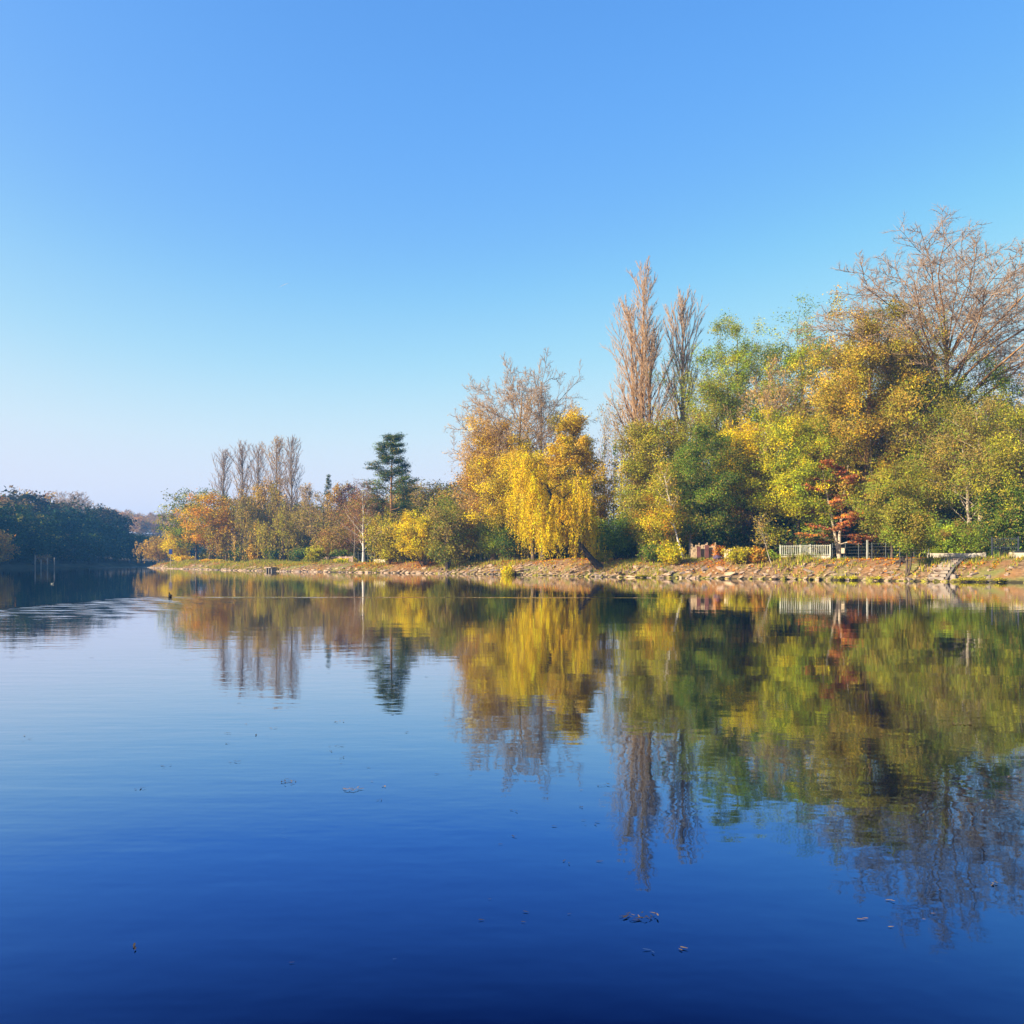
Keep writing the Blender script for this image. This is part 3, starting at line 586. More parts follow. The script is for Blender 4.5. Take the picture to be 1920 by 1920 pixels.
tree('yellow_tree', 'yellow leafy tree tucked under the left side of the round bare tree', 'broad', 925, 123, 760, 110, leaves=34900, pal={'YO':3,'AM':3,'TAN':1,'Y':1}, size=0.202, sig=0.72, bark='gold', zlo=.45)
tree('tan_tree', 'tan-brown twiggy tree under the round bare tree', 'bare', 925, 121, 838, 120, leaves=6000, pal={'TAN':2,'AM':2,'BR':1}, size=.22, sig=.5, bark='gold', twig='twig')
tree('maple_tree', 'dark yellow maple crown rising right of the bare round tree', 'oval', 1080, 114, 768, 104, leaves=62600, pal={'YO':3,'Y':2,'OL':2,'AM':1,'DG':.8}, size=0.202, sig=0.60, bark='dark', seed=52)
tree('yellow_tree', 'yellow-green tree filling the middle behind the big yellow willow', 'broad', 1000, 116, 812, 187, leaves=62600, pal={'Y':2,'YG':2,'YO':2,'OL':1,'AM':1}, size=0.202, sig=0.78, bark='brown')
tree('yellow_willow', 'big bright yellow weeping tree on a dark leaning trunk over the bank', 'willow', 1129, 99.5, 850, 128, leaves=52000, pal={'Y':5,'YO':2,'AM':1}, size=.15, sig=.16, hang=.72, bark='dark', off=(-7.4, -.6), seed=63, stem=.95, trunk_extra=dict(len=.85), edits={2: dict(len=.44, n=8)}, onbank=True)
tree('yellow_willow', 'bright yellow hanging tree left of the leaning dark trunk', 'willow', 1018, 112, 868, 105, leaves=32000, pal={'Y':4,'YO':2,'AM':1.5,'YG':1}, size=.16, sig=.16, hang=.72, bark='brown', seed=64)
for px, d, yt, wp, lab, iv in ((1133,122,738,34,'slender bare ivy-footed sapling, leftmost beside the maple',900), (1149,121,752,30,'slender bare sapling with ivy, second from the maple',900), (1168,124,735,44,'slender sapling with wispy leaf tufts left of the tall poplar',0), (1184,120,760,36,'slender grey sapling touching the tall poplar',0)):
    tree('sapling', lab, 'sapling', px, d, yt, wp, bark='cream', twig='greytwig', ivy=iv, leaves=700, pal={'AM':2,'OL':2,'TAN':1}, size=.22, sig=.5, group='slender saplings left of the tall poplars', stem=1.1)
tree('columnar_poplar', 'tallest bare poplar, broad orange-tinted plume of the right pair', 'poplar', 1203, 122, 484, 80, bark='lichen', twig='poplartwig', seed=71, stem=1.0, trunk_extra=dict(n=3, spread=.04), edits={0: dict(n=36), 2: dict(n=11, rmin=.00055)})
tree('columnar_poplar', 'slim bare grey-violet poplar right of the tallest one', 'poplar', 1279, 126, 530, 54, bark='grey', twig='poplartwig', seed=72, stem=1.1, edits={2: dict(n=12, rmin=.00055)})
tree('olive_tree', 'olive and yellow tree at the foot of the tallest poplar', 'broad', 1228, 108, 785, 130, leaves=58400, pal={'OL':3,'YG':2,'G':2,'AM':1.2}, size=0.202, sig=0.72, bark='brown')
tree('twisted_tree', 'crooked thinly leafed tree between the two tall poplars', 'bare', 1275, 112, 742, 120, leaves=3500, pal={'OL':2,'AM':1,'G':1}, size=.24, sig=.5, bark='brown', twig='twig', edits={0: dict(wig=.5), 1: dict(wig=.4)})
tree('yellow_tree', 'yellow and orange bush-like tree left of the pale leaning trunk', 'shrub', 1240, 97, 905, 90, leaves=22100, pal={'YG':2,'Y':1,'O':1,'OL':2,'G':1}, size=0.168, sig=0.60)
tree('leaning_birch', 'pale slim trunk leaning left out of the bushes', 'sapling', 1283, 93, 862, 50, bark='birch', twig='twig', leaves=1500, pal={'YG':1,'AM':1}, size=.22, sig=.5, off=(-2.6, 0), stem=1.9)
tree('dark_shrub', 'dark green spreading understorey bush right of the dark leaning trunk', 'shrub', 1155, 104, 955, 100, cat='shrub', leaves=22100, pal={'DG':2,'G':3,'LG':.6}, size=0.176, sig=0.60, bark='dark')
tree('dark_shrub', 'dark shaded bush under the olive tree', 'shrub', 1215, 106, 975, 100, cat='shrub', leaves=18200, pal={'DG':3,'G':1,'OL':1}, size=0.176, sig=0.60, bark='dark')
tree('ivy_clad_tree', 'tall dark green ivy-clad tree right of the pale leaning trunk', 'oval', 1325, 99, 800, 135, leaves=53000, pal={'DG':3,'G':4,'OL':1}, size=0.160, sig=0.60, bark='dark', ivy=1500)
tree('green_tree', 'leafy green ash tree right of the slim poplar, against the sky', 'broad', 1378, 118, 590, 170, leaves=58400, pal={'G':4,'YG':2,'OL':2,'LG':.5}, size=0.202, sig=0.66, bark='grey', seed=81)
tree('green_tree', 'spreading green tree below the slim poplar', 'broad', 1345, 112, 690, 140, leaves=46800, pal={'G':3,'OL':3,'YG':1}, size=0.202, sig=0.72, bark='grey')
tree('green_tree', 'tall green tree left of the golden crown', 'broad', 1492, 114, 552, 200, leaves=74200, pal={'G':5,'YG':2,'OL':1,'LG':1}, size=0.202, sig=0.72, bark='brown', seed=83)
tree('golden_tree', 'golden-brown tall tree left of the big bare tree', 'broad', 1618, 98, 538, 205, leaves=85900, pal={'YO':2,'AM':3,'OL':4,'YG':1}, size=0.202, sig=0.72, bark='lichen', seed=84)
tree('tan_tree', 'tan twiggy half-bare tree in the middle of the green wall', 'bare', 1460, 104, 668, 150, leaves=6500, pal={'AM':3,'TAN':2,'OL':1}, size=.23, sig=.5, bark='gold', twig='twig', seed=85)
tree('maple_tree', 'small bright yellow maple high in the green wall', 'oval', 1395, 103, 780, 102, leaves=21300, pal={'Y':4,'YG':1.5,'YO':1}, size=0.202, sig=0.54, zlo=.5)
tree('yellow_tree', 'yellow-green tree left of the red layered tree', 'oval', 1497, 98, 765, 165, leaves=58400, pal={'YG':4,'LG':2,'G':2,'Y':1}, size=0.168, sig=0.66)
tree('brown_tree', 'low brown twiggy tree with orange leaves above the low wooden fence', 'bare', 1405, 103, 862, 100, leaves=5000, pal={'BR':2,'O':1,'YO':1,'OL':1}, size=.2, sig=.4, bark='grey', twig='twig')
tree('dark_shrub', 'dark green dense evergreen left of the white fence', 'shrub', 1437, 104, 905, 86, cat='shrub', leaves=30400, pal={'DG':4,'BG':2,'G':1}, size=0.168, sig=0.54, bark='dark')
tree('green_tree', 'mid-green tree between tan tree and golden tree', 'broad', 1560, 105, 665, 160, leaves=50400, pal={'G':3,'OL':2,'YG':2,'AM':.7}, size=0.202, sig=0.66)
tree('red_layered_tree', 'red-leaved tree with flat layered boughs behind the white fence', 'layered', 1572, 94.5, 862, 118, leaves=9000, pal={'R':5,'O':1.2,'RB':2}, size=.24, sig=.35, sigz=.09, up=1.2, bark='cream', seed=93, stem=1.5)
tree('rusty_larch', 'tall slim rust-brown layered conifer with pale trunk', 'layered', 1632, 97, 775, 110, leaves=10000, pal={'RB':2,'O':1,'OL':3,'AM':1}, size=.24, sig=.4, sigz=.15, up=.8, bark='cream', trunk_extra=dict(n=1), stem=1.1, seed=94)
tree('green_tree', 'deep green tall tree right of the rust-brown conifer', 'oval', 1700, 101, 640, 140, leaves=66200, pal={'G':4,'DG':2,'OL':2,'LG':.5}, size=0.202, sig=0.60, bark='brown')
tree('golden_tree', 'olive-green tree in front of the left half of the giant bare tree', 'broad', 1700, 97, 575, 150, leaves=34000, pal={'OL':3,'G':3,'YG':2,'AM':1}, size=.2, sig=.7, bark='lichen')
tree('olive_tree', 'olive-green tree hiding the trunk of the giant bare tree', 'broad', 1800, 95, 700, 130, leaves=24000, pal={'G':4,'OL':2,'YG':1.5}, size=.19, sig=.6, bark='brown')
tree('bare_tree', 'giant spreading bare tree towering over the right side', 'vase', 1782, 100, 374, 400, bark='lichen', twig='pinktwig', seed=7, leaves=1800, pal={'AM':2,'YO':2,'OL':1}, zhi=.6, size=.2, sig=.5, stem=.9)
tree('lime_tree', 'lime-yellow small tree below the giant bare tree', 'oval', 1765, 95, 745, 112, leaves=32900, pal={'LG':4,'YG':2,'Y':.7}, size=0.168, sig=0.54)
tree('green_tree', 'green leafy crown at the right edge below the giant bare tree', 'broad', 1868, 98, 655, 165, leaves=46800, pal={'G':3,'LG':1.5,'YG':1,'DG':1}, size=0.202, sig=0.66)
tree('olive_tree', 'olive leafy tree behind the wire fence', 'oval', 1672, 92, 850, 132, leaves=34800, pal={'OL':3,'G':3,'AM':1,'YG':1}, size=0.151, sig=0.60, bark='brown')
tree('brown_tree', 'half-bare brown tree with cream forked trunk behind the low white wall', 'broad', 1838, 90, 715, 190, leaves=42900, pal={'BR':2,'OL':2,'AM':1,'G':1.5}, size=0.168, sig=0.60, bark='cream', twig='twig', stem=1.0, seed=97, trunk_extra=dict(n=2, spread=.12), edits={0: dict(t=(.3,.97), lo=-.35)})
tree('bank_tree', 'small two-stemmed leafy tree growing on the bank slope', 'shrub', 1700, 77.5, 930, 92, leaves=14200, pal={'OL':3,'G':2,'AM':1}, size=0.160, sig=0.54, bark='brown', trunk_extra=dict(n=2, spread=.14, r=.016), edits={0: dict(t=(.38,1), len=.36)}, onbank=True)
tree('olive_tree', 'yellow-olive tree cut by the right edge of the picture', 'broad', 1915, 84, 760, 177, leaves=37500, pal={'OL':2,'YG':2,'G':2,'BR':1}, size=0.168, sig=0.60, bark='brown')
tree('bare_tree', 'bare brown tree at the right edge beyond the forked trunk', 'bare', 1960, 96, 640, 190, leaves=4000, pal={'AM':2,'YO':1}, size=.22, sig=.5, bark='lichen', twig='pinktwig')
tree('ivy_clad_tree', 'leaning ivy-wrapped trunk left of the dark iron gate', 'oval', 1862, 83, 880, 66, leaves=9200, pal={'DG':2,'G':2,'OL':1}, size=0.168, sig=0.48, bark='brown', ivy=1800)
tree('ivy_clad_tree', 'ivy-wrapped trunk right of the dark iron gate', 'oval', 1908, 82, 890, 66, leaves=10200, pal={'G':3,'DG':2}, size=0.168, sig=0.48, bark='brown', ivy=1800)
tree('clipped_hedge', 'big rounded green hedge above the low white wall', 'shrub', 1787, 84.5, 972, 96, cat='hedge', leaves=32400, pal={'G':3,'LG':2.5,'RB':.6,'YG':1}, size=0.143, sig=0.48, ax=.7)
tree('leaning_sapling', 'thin leaning sapling on the bank below the low wooden fence', 'sapling', 1451, 87, 955, 40, leaves=500, pal={'AM':1,'OL':1}, size=.18, sig=.4, bark='cream', off=(-1.6, 0), stem=1.3, onbank=True)
# low bushes along the bank top
BUSH = [(1385,90,1020,46,{'YG':3,'OL':2,'Y':1},'yellow-green bush in front of the low wooden fence'), (1418,89.5,1022,34,{'O':2,'AM':2,'OL':1},'orange-brown bush right of the yellow-green bush'),
 (1441,90,1030,34,{'LG':3,'G':2},'low bright green bush beside the leaning sapling'), (1258,94,1010,46,{'Y':3,'YG':3,'G':1},'yellow bush under the pale leaning trunk'),
 (1225,97,1015,46,{'DG':3,'G':2},'dark bush on the bank top left of the yellow bush'), (1130,103,1022,34,{'YG':2,'Y':1,'G':1},'yellowish low bush behind the dark leaning trunk'),
 (1308,103,990,50,{'DG':2,'G':2,'OL':1},'dark green bush behind the plank fence'), (1368,104,995,56,{'G':2,'DG':2,'OL':1},'green bush behind the low wooden fence'),
 (590,150,1022,34,{'YG':2,'OL':2,'G':1},'olive bush on the left bank above pale rocks'), (634,152,1028,28,{'DG':2,'G':2},'small dark conifer-like bush in the left garden'),
 (648,148,1046,32,{'Y':2,'LG':2},'low yellow-green bush in front of the pink fence'), (398,204,1048,34,{'Y':3,'O':2},'low orange-yellow bush at the foot of the orange tree'),
 (952,110,1053,20,{'Y':3,'LG':1},'small yellow tuft on the bank below the white garden wall'), (1345,96,1018,24,{'R':1,'O':3},'rust-red bush beside the plank fence'),
 (478,196,1018,28,{'YO':3,'AM':2},'small golden bush under the olive weeping willow'), (343,228,1040,30,{'Y':3,'YO':1},'small yellow bush at the foot of the bank tip')]
for px, d, yt, wp, pl, lab in BUSH:
    tree('bush', lab, 'shrub', px, d, yt, wp, cat='shrub', group='low bushes along the bank', leaves=2600, pal=pl, size=.2 if d < 120 else .3, sig=.28, onbank=True)
for px, s_, wp, lab in ((1574, .1, 24, 'yellow-green waterside clump below the right white railing'), (1606, .1, 26, 'yellow-green waterside clump below the wire fence'), (1652, .3, 34, 'pale green grassy clump at the water edge left of the two-stemmed tree'), (1803, .1, 28, 'bright yellow-green mossy clump right of the stone steps'), (1826, .1, 30, 'bright yellow-green mossy clump, larger, below the cream forked trunk'), (1868, .1, 24, 'bright green mossy clump below the iron gate'), (1206, .2, 26, 'low mossy clump at the water edge below the dark understorey')):
    q_ = RS + RN*s_; k_ = int(np.argmin(np.abs(960+FPX*q_[:, 0]/np.maximum(q_[:, 1], 1)-px) + 1e4*(q_[:, 1] < 50) + 1e4*(q_[:, 1] > 270)))
    SEED[0] += 7; W_ = wp*q_[k_, 1]/FPX
    put('waterside_clump', lab, 'plant', make_tree('shrub', SEED[0], .38, W_*.8, leaves=1300, pal={'OL':2,'YG':4,'BR':1}, size=.11, sig=.14), (q_[k_, 0], q_[k_, 1], .0), 0, 'waterside clumps')
# the shaded inside of the grove: rows of trees and shrubs behind the front ones
rngb = np.random.default_rng(5)
def behind(x, y):
    px = 960 + FPX*x/y
    for lim, nm in ((420,'the orange tree at the bank tip'),(570,'the olive weeping willows'),(665,'the pink fence'),(705,'the white birch'),(780,'the tall pine'),(870,'the olive tree with forked stems'),(960,'the small bright green tree'),(1130,'the big yellow willow'),(1290,'the tall bare poplars'),(1415,'the plank fences'),(1565,'the white railing'),(1745,'the long wire fence'),(1850,'the low cream wall'),(9999,'the dark iron gate')):
        if px < lim: return nm
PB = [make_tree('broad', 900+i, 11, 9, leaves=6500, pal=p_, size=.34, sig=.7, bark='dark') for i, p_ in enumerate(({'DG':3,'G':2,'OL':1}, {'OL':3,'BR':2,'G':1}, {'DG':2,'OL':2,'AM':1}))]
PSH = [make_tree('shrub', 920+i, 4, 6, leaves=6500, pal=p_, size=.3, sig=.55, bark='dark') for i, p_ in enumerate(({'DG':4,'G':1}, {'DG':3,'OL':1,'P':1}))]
k0 = int(np.argmin(np.abs(RS[:, 1]-52)+100*(RS[:, 0] < 0))); k1 = int(np.argmin(np.abs(RS[:, 1]-236)+100*(RS[:, 0] > 0)))
i = k0; n_ = 0
while i < k1:
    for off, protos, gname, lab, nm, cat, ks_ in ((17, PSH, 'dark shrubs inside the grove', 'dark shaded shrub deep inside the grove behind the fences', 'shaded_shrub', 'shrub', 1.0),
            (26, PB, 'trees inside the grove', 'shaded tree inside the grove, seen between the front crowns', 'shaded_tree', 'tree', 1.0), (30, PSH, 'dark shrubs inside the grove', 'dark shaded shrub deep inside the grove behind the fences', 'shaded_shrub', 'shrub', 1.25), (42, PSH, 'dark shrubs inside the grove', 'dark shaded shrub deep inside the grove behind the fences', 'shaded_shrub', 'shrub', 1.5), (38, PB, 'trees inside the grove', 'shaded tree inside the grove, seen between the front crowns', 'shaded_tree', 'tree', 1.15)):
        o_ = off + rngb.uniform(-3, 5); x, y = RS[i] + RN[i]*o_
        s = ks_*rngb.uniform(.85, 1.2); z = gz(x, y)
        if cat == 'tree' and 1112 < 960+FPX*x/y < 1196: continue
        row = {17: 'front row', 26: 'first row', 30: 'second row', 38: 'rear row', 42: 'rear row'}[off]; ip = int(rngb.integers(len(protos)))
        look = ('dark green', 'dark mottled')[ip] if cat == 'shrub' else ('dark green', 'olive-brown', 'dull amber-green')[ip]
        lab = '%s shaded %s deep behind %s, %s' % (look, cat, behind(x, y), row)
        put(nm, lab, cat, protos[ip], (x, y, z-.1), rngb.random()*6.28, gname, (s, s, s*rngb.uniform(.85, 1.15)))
    i += int(rngb.uniform(4.5, 6.5)); n_ += 1

# ------------------------------------------------------------------ the wood across the river and the far hill
rngf = np.random.default_rng(11)
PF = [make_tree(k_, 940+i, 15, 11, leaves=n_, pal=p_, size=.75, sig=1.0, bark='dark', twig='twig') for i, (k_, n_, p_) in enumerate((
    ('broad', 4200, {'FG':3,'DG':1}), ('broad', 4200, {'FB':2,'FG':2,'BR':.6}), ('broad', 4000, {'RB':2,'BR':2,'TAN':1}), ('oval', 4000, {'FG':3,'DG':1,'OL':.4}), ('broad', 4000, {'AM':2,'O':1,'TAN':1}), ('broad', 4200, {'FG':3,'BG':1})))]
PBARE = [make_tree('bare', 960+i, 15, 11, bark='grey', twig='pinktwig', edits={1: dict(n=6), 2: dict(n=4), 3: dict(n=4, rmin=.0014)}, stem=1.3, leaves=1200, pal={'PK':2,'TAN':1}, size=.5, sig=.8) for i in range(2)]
PPOP = [make_tree('poplar', 970, 15, 4, bark='grey', twig='pinktwig', edits={0: dict(n=26), 1: dict(n=6), 2: dict(n=5, rmin=.0018)}, stem=1.4)]
LOOK = {id(p_): l_ for p_, l_ in zip(PF + PBARE, ('dark green', 'brownish', 'russet', 'tall oval green', 'amber', 'blue-green', 'bare pinkish', 'bare greyish'))}
def left_pt(Y, s):
    k = int(np.argmin(np.abs(LS[:, 1]-Y) + 1000*(LS[:, 1] > 900))); return LS[k] + LN[k]*s
def far_tree(x, y, H, protos, lab, grp, nm='wood_tree', wd_=1.0):
    s = H/15.0*rngf.uniform(.9, 1.1); z = float(lprof(np.array(near_s(x, y, LS, LN)), x, y))
    pr = protos[rngf.integers(len(protos))]; look = LOOK.get(id(pr), '')
    put(nm, (look + ' ' + lab).strip() if nm == 'wood_tree' else lab, 'tree', pr, (x, y, z-.3), rngf.random()*6.28, grp, (s*wd_*rngf.uniform(.9, 1.25), s*wd_*rngf.uniform(.9, 1.25), s))
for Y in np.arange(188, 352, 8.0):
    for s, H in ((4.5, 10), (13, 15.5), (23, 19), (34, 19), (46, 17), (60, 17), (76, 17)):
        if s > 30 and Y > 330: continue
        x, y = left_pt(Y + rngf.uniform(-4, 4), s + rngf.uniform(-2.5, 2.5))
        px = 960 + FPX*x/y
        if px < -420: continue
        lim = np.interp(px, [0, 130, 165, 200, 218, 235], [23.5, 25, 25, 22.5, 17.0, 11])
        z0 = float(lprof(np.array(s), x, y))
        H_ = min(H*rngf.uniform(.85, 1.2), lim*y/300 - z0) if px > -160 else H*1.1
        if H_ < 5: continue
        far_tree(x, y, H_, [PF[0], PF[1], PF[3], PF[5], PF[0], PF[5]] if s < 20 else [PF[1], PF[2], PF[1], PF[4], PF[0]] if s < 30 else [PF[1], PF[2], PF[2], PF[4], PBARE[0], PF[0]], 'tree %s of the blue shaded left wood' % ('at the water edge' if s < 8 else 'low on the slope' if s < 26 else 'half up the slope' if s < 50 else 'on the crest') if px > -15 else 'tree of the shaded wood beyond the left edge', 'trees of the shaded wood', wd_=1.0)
for Y in np.arange(352, 470, 9):
    for s, H in ((4, 8), (14, 9.5), (28, 10.5)):
        x, y = left_pt(Y + rngf.uniform(-4, 4), s + rngf.uniform(-3, 3))
        far_tree(x, y, H*rngf.uniform(.85, 1.1), [PF[0], PF[5], PF[3]], 'tree of the low shade-darkened wood at the bend of the river', 'trees at the river bend')
for i in range(62):
    d = rngf.uniform(560, 690); px = rngf.uniform(196, 345); x = wx(px, d)
    far_tree(x, d, rngf.uniform(12, 15.5), PBARE + [PF[2], PF[4]], 'pale pinkish hazy tree on the farthest wooded hill', 'trees of the farthest hill')
for i in range(15):
    d = rngf.uniform(318, 345); px = 112 + i*4.6 + rngf.uniform(-1.5, 1.5); x = wx(px, d)
    z = float(lprof(np.array(near_s(x, d, LS, LN)), x, d)); top = wz(np.interp(px, [112, 150, 178], [924, 930, 962]) + rngf.uniform(-4, 5), d)
    far_tree(x, d, top-z, PPOP, 'bare grey poplar in the row on the skyline of the shaded wood', 'bare skyline poplars', 'skyline_poplar')
tree('orange_tree', 'orange-topped tree at the left edge of the picture', 'oval', -6, 196, 990, 55, base=.9, leaves=5700, pal={'O':2,'AM':2,'BR':2}, size=.36, sig=.7)

# ------------------------------------------------------------------ the bank: stones, litter, grass
rs = np.random.default_rng(21)
MOSS = noisy('mossy_stone', [(.05,.04,.02), (.20,.17,.025), (.32,.28,.03)], 3, bump=.03, stops=[.3,.5,.7])
STONEM = [noisy('pink_stone', [(.20,.13,.085), (.46,.32,.22)], 2.5, bump=.03), noisy('buff_stone', [(.22,.15,.085), (.48,.34,.21)], 2.0, bump=.03), noisy('grey_stone', [(.12,.09,.07), (.30,.23,.18)], 2.2, bump=.03)]
def hull_pts(rng, n=13, sq=(1, .75, .5)):
    p = unit(rng.normal(0, 1, (n, 3)))*(.8+.35*rng.random((n, 1))); return p*np.array(sq)*.5
def rock_mesh(rng, mat, name='stone'):
    import bmesh
    bm = bmesh.new()
    for p in hull_pts(rng): bm.verts.new(p)
    r_ = bmesh.ops.convex_hull(bm, input=bm.verts)
    bmesh.ops.delete(bm, geom=[v for v in bm.verts if not v.link_faces], context='VERTS')
    me = bpy.data.meshes.new(name); bm.to_mesh(me); bm.free(); me.materials.append(mat); return me
ROCKS = [[rock_mesh(rs, m) for _ in range(5)] for m in STONEM]; MOSSY = [rock_mesh(rs, MOSS) for _ in range(5)]
kn = [i for i in range(len(RS)) if RS[i, 1] > 64 and RS[i, 1] < 124 and RS[i, 0] > -11]
def bank_pt(i, s): x, y = RS[i] + RN[i]*s; return x, y, float(rprof(np.array(s), x, y))
for q in range(290):
    i = kn[int(rs.integers(len(kn)))]; s = float(rs.choice([rs.uniform(-.25, .3), rs.uniform(.2, 1.4), rs.uniform(1.0, 2.6)], p=[.32, .43, .25]))
    x, y, z = bank_pt(i, s); x += rs.uniform(-.5, .5)
    mossy = s < .25 and rs.random() < .65
    me = MOSSY[rs.integers(5)] if mossy else ROCKS[rs.integers(3)][rs.integers(5)]
    o = obj('stone', me, river_bank, (x, y, z + .02)); k = rs.uniform(.45, 1.0)
    o.scale = (k*1.5, k, k*rs.uniform(.6, 1.0)); o.rotation_euler = (rs.uniform(-.5, .5), rs.uniform(-.5, .5), rs.uniform(0, 6.28))
# the smaller and farther stones as one mass
def rock_mass(n, ks, smax, kmin, kmax, mat, name):
    V, F, b = [], [], 0
    protos = []
    for me in (ROCKS[0]+ROCKS[1]+ROCKS[2])[:10]:
        co = np.empty(len(me.vertices)*3, np.float32); me.vertices.foreach_get('co', co)
        protos.append((co.reshape(-1, 3), np.array([tuple(p.vertices) for p in me.polygons])))
    for q in range(n):
        i = ks[int(rs.integers(len(ks)))]; s = rs.uniform(-.3, 1.0)**1.0*smax if rs.random() < .5 else rs.uniform(-.25, .7)
        x, y, z = bank_pt(i, s); co, fa = protos[rs.integers(len(protos))]
        a = rs.uniform(0, 6.28); k = rs.uniform(kmin, kmax); ca, sa = math.cos(a), math.sin(a)
        c = co*np.array([1.3*k, k, k*.8]); t = rs.uniform(-.5, .5); c = np.stack([c[:, 0], c[:, 1]*math.cos(t)-c[:, 2]*math.sin(t), c[:, 1]*math.sin(t)+c[:, 2]*math.cos(t)], 1)
        V.append(np.stack([ca*c[:, 0]-sa*c[:, 1]+x, sa*c[:, 0]+ca*c[:, 1]+y, c[:, 2]+z], 1)); F.append(fa+b); b += len(co)
    o = obj(name, mesh_np(name, np.concatenate(V), [np.concatenate(F)], [mat]), river_bank); o['kind'] = 'stuff'; return o
kf = [i for i in range(len(RS)) if RS[i, 1] >= 118 and RS[i, 1] < 262 and RS[i, 0] < -4]
for m_, n1 in zip(STONEM, (1100, 900, 450)): rock_mass(n1, kn, 3.0, .2, .6, m_, 'stone_rubble')
for m_, n1 in zip(STONEM, (420, 330, 200)): rock_mass(n1, kf, 2.2, .35, 1.1, m_, 'stone_rubble')
rock_mass(900, kn, .35, .2, .6, MOSS, 'mossy_rubble')
# fallen leaves and grass
ka = np.array([i for i in range(len(RS)) if 60 < RS[i, 1] < 240 and RS[i, 0] < 48])
def scatter(n, smin, smax, fn):
    i = rs.choice(ka, n*3); s = rs.uniform(smin, smax, n*3); p = RS[i] + RN[i]*s[:, None] + rs.uniform(-.6, .6, (n*3, 2))*.5
    ok = np.where(rs.random(n*3) < fn(p[:, 0], p[:, 1], s))[0][:n]
    return p[ok], s[ok]
p, s_ = scatter(52000, 1.0, 12, lambda x, y, s: np.clip((vnoise(x, y, 5.5, 7)*.6+vnoise(x, y, 1.6, 8)*.4-.36)*4, .05, 1)*np.where(s < 2.2, .45, 1))
z = rprof(s_, p[:, 0], p[:, 1]) + .03 + .04*rs.random(len(p))
patch = (vnoise(p[:, 0], p[:, 1], 6, 12) > .44)[:, None]
c = np.where(patch, palette_pick(rs, {'O':4,'RB':2,'YO':1}, len(p)), palette_pick(rs, {'TAN':3,'BR':3,'O':1,'Y':.6,'RB':1}, len(p)))
Vv, Ff, Cc = leaf_quads(rs, np.column_stack([p, z]), np.zeros((len(p), 3)), .19, .75, 1.2, 0, c, .25)
tag(obj('fallen_leaves', mesh_np('fallen_leaves', Vv, [Ff], [FOL], cols=Cc)), 'orange and brown fallen leaves strewn over the bank', 'leaf litter', kind='stuff')
p, s_ = scatter(42000, .5, 10, lambda x, y, s: np.clip((vnoise(x, y, 7, 17)*.65+vnoise(x, y, 2, 18)*.35-.45)*4, .03, 1))
z = rprof(s_, p[:, 0], p[:, 1]); n = len(p); h = rs.uniform(.12, .38, n)*(1+1.2*(vnoise(p[:, 0], p[:, 1], 3, 31) > .62)); a = rs.uniform(0, 6.28, n)
b0 = np.column_stack([p, z-.02]); wv_ = np.column_stack([np.cos(a), np.sin(a), np.zeros(n)])*.035; tip = b0 + np.column_stack([rs.normal(0, .12, n), rs.normal(0, .12, n), h])
Vv = np.stack([b0-wv_, b0+wv_, tip], 1).reshape(-1, 3); c = np.repeat(palette_pick(rs, {'OL':3,'YG':2,'G':3,'TAN':2}, n)*np.exp(rs.normal(0, .2, (n, 1))), 3, axis=0)
tag(obj('grass', mesh_np('grass', Vv, [np.arange(3*n).reshape(-1, 3)], [FOL], cols=c)), 'straggly green and straw grass on the bank', 'grass', kind='stuff')

# ------------------------------------------------------------------ fences, walls and small structures along the bank top
WHITE = noisy('white_paint', [(.28,.28,.22), (.46,.45,.37)], 2, rough=.6); CREAM = noisy('cream_render', [(.30,.25,.18), (.56,.49,.39)], 1.2)
WOOD = noisy('weathered_wood', [(.22,.15,.09), (.42,.31,.19)], 3, stretch=(4,4,.6)); PALEWOOD = noisy('pale_wood', [(.38,.29,.18), (.60,.48,.32)], 3, stretch=(4,4,.6))
DARKWOOD = noisy('dark_red_wood', [(.05,.02,.02), (.12,.045,.04)], 3, stretch=(4,4,.6)); IRON = noisy('dark_iron', [(.012,.014,.02), (.03,.035,.05)], 3, rough=.6)
WIRE = noisy('galvanised_wire', [(.05,.055,.055), (.12,.125,.12)], 4, rough=.6); CONC = noisy('concrete', [(.18,.14,.11), (.34,.28,.22)], 2, bump=.02)
PINKWOOD = noisy('pinkish_wood', [(.42,.26,.20), (.60,.42,.34)], 3); BLUE = noisy('blue_sign_paint', [(.01,.03,.16), (.015,.05,.22)], 2, rough=.5)
def edge(px, s):
    q = RS + RN*s; k = int(np.argmin(np.abs(960+FPX*q[:, 0]/np.maximum(q[:, 1], 1)-px) + 1e4*(q[:, 1] < 50) + 1e4*(q[:, 1] > 270)))
    return Vector((q[k, 0], q[k, 1], gz(q[k, 0], q[k, 1])))
def run(px0, px1, s):
    A, B = edge(px0, s), edge(px1, s); D = B-A; D.z = 0; return A, D.length, math.atan2(D.y, D.x), B.z-A.z
SHARE = {}
def piece(name, size, mat, parent, loc, rot=0.0):
    """a box part; alike pieces share one mesh"""
    key = (name, tuple(round(v, 3) for v in size), mat.name)
    if key not in SHARE:
        m = MB(); m.box((0, 0, 0), size); SHARE[key] = m.build(name, mat); SHARE[key].parent = parent; o = SHARE[key]
        SHARE[key] = o.data
    else: o = obj(name, SHARE[key], parent)
    o.location = loc; o.rotation_euler = (0, 0, rot); return o
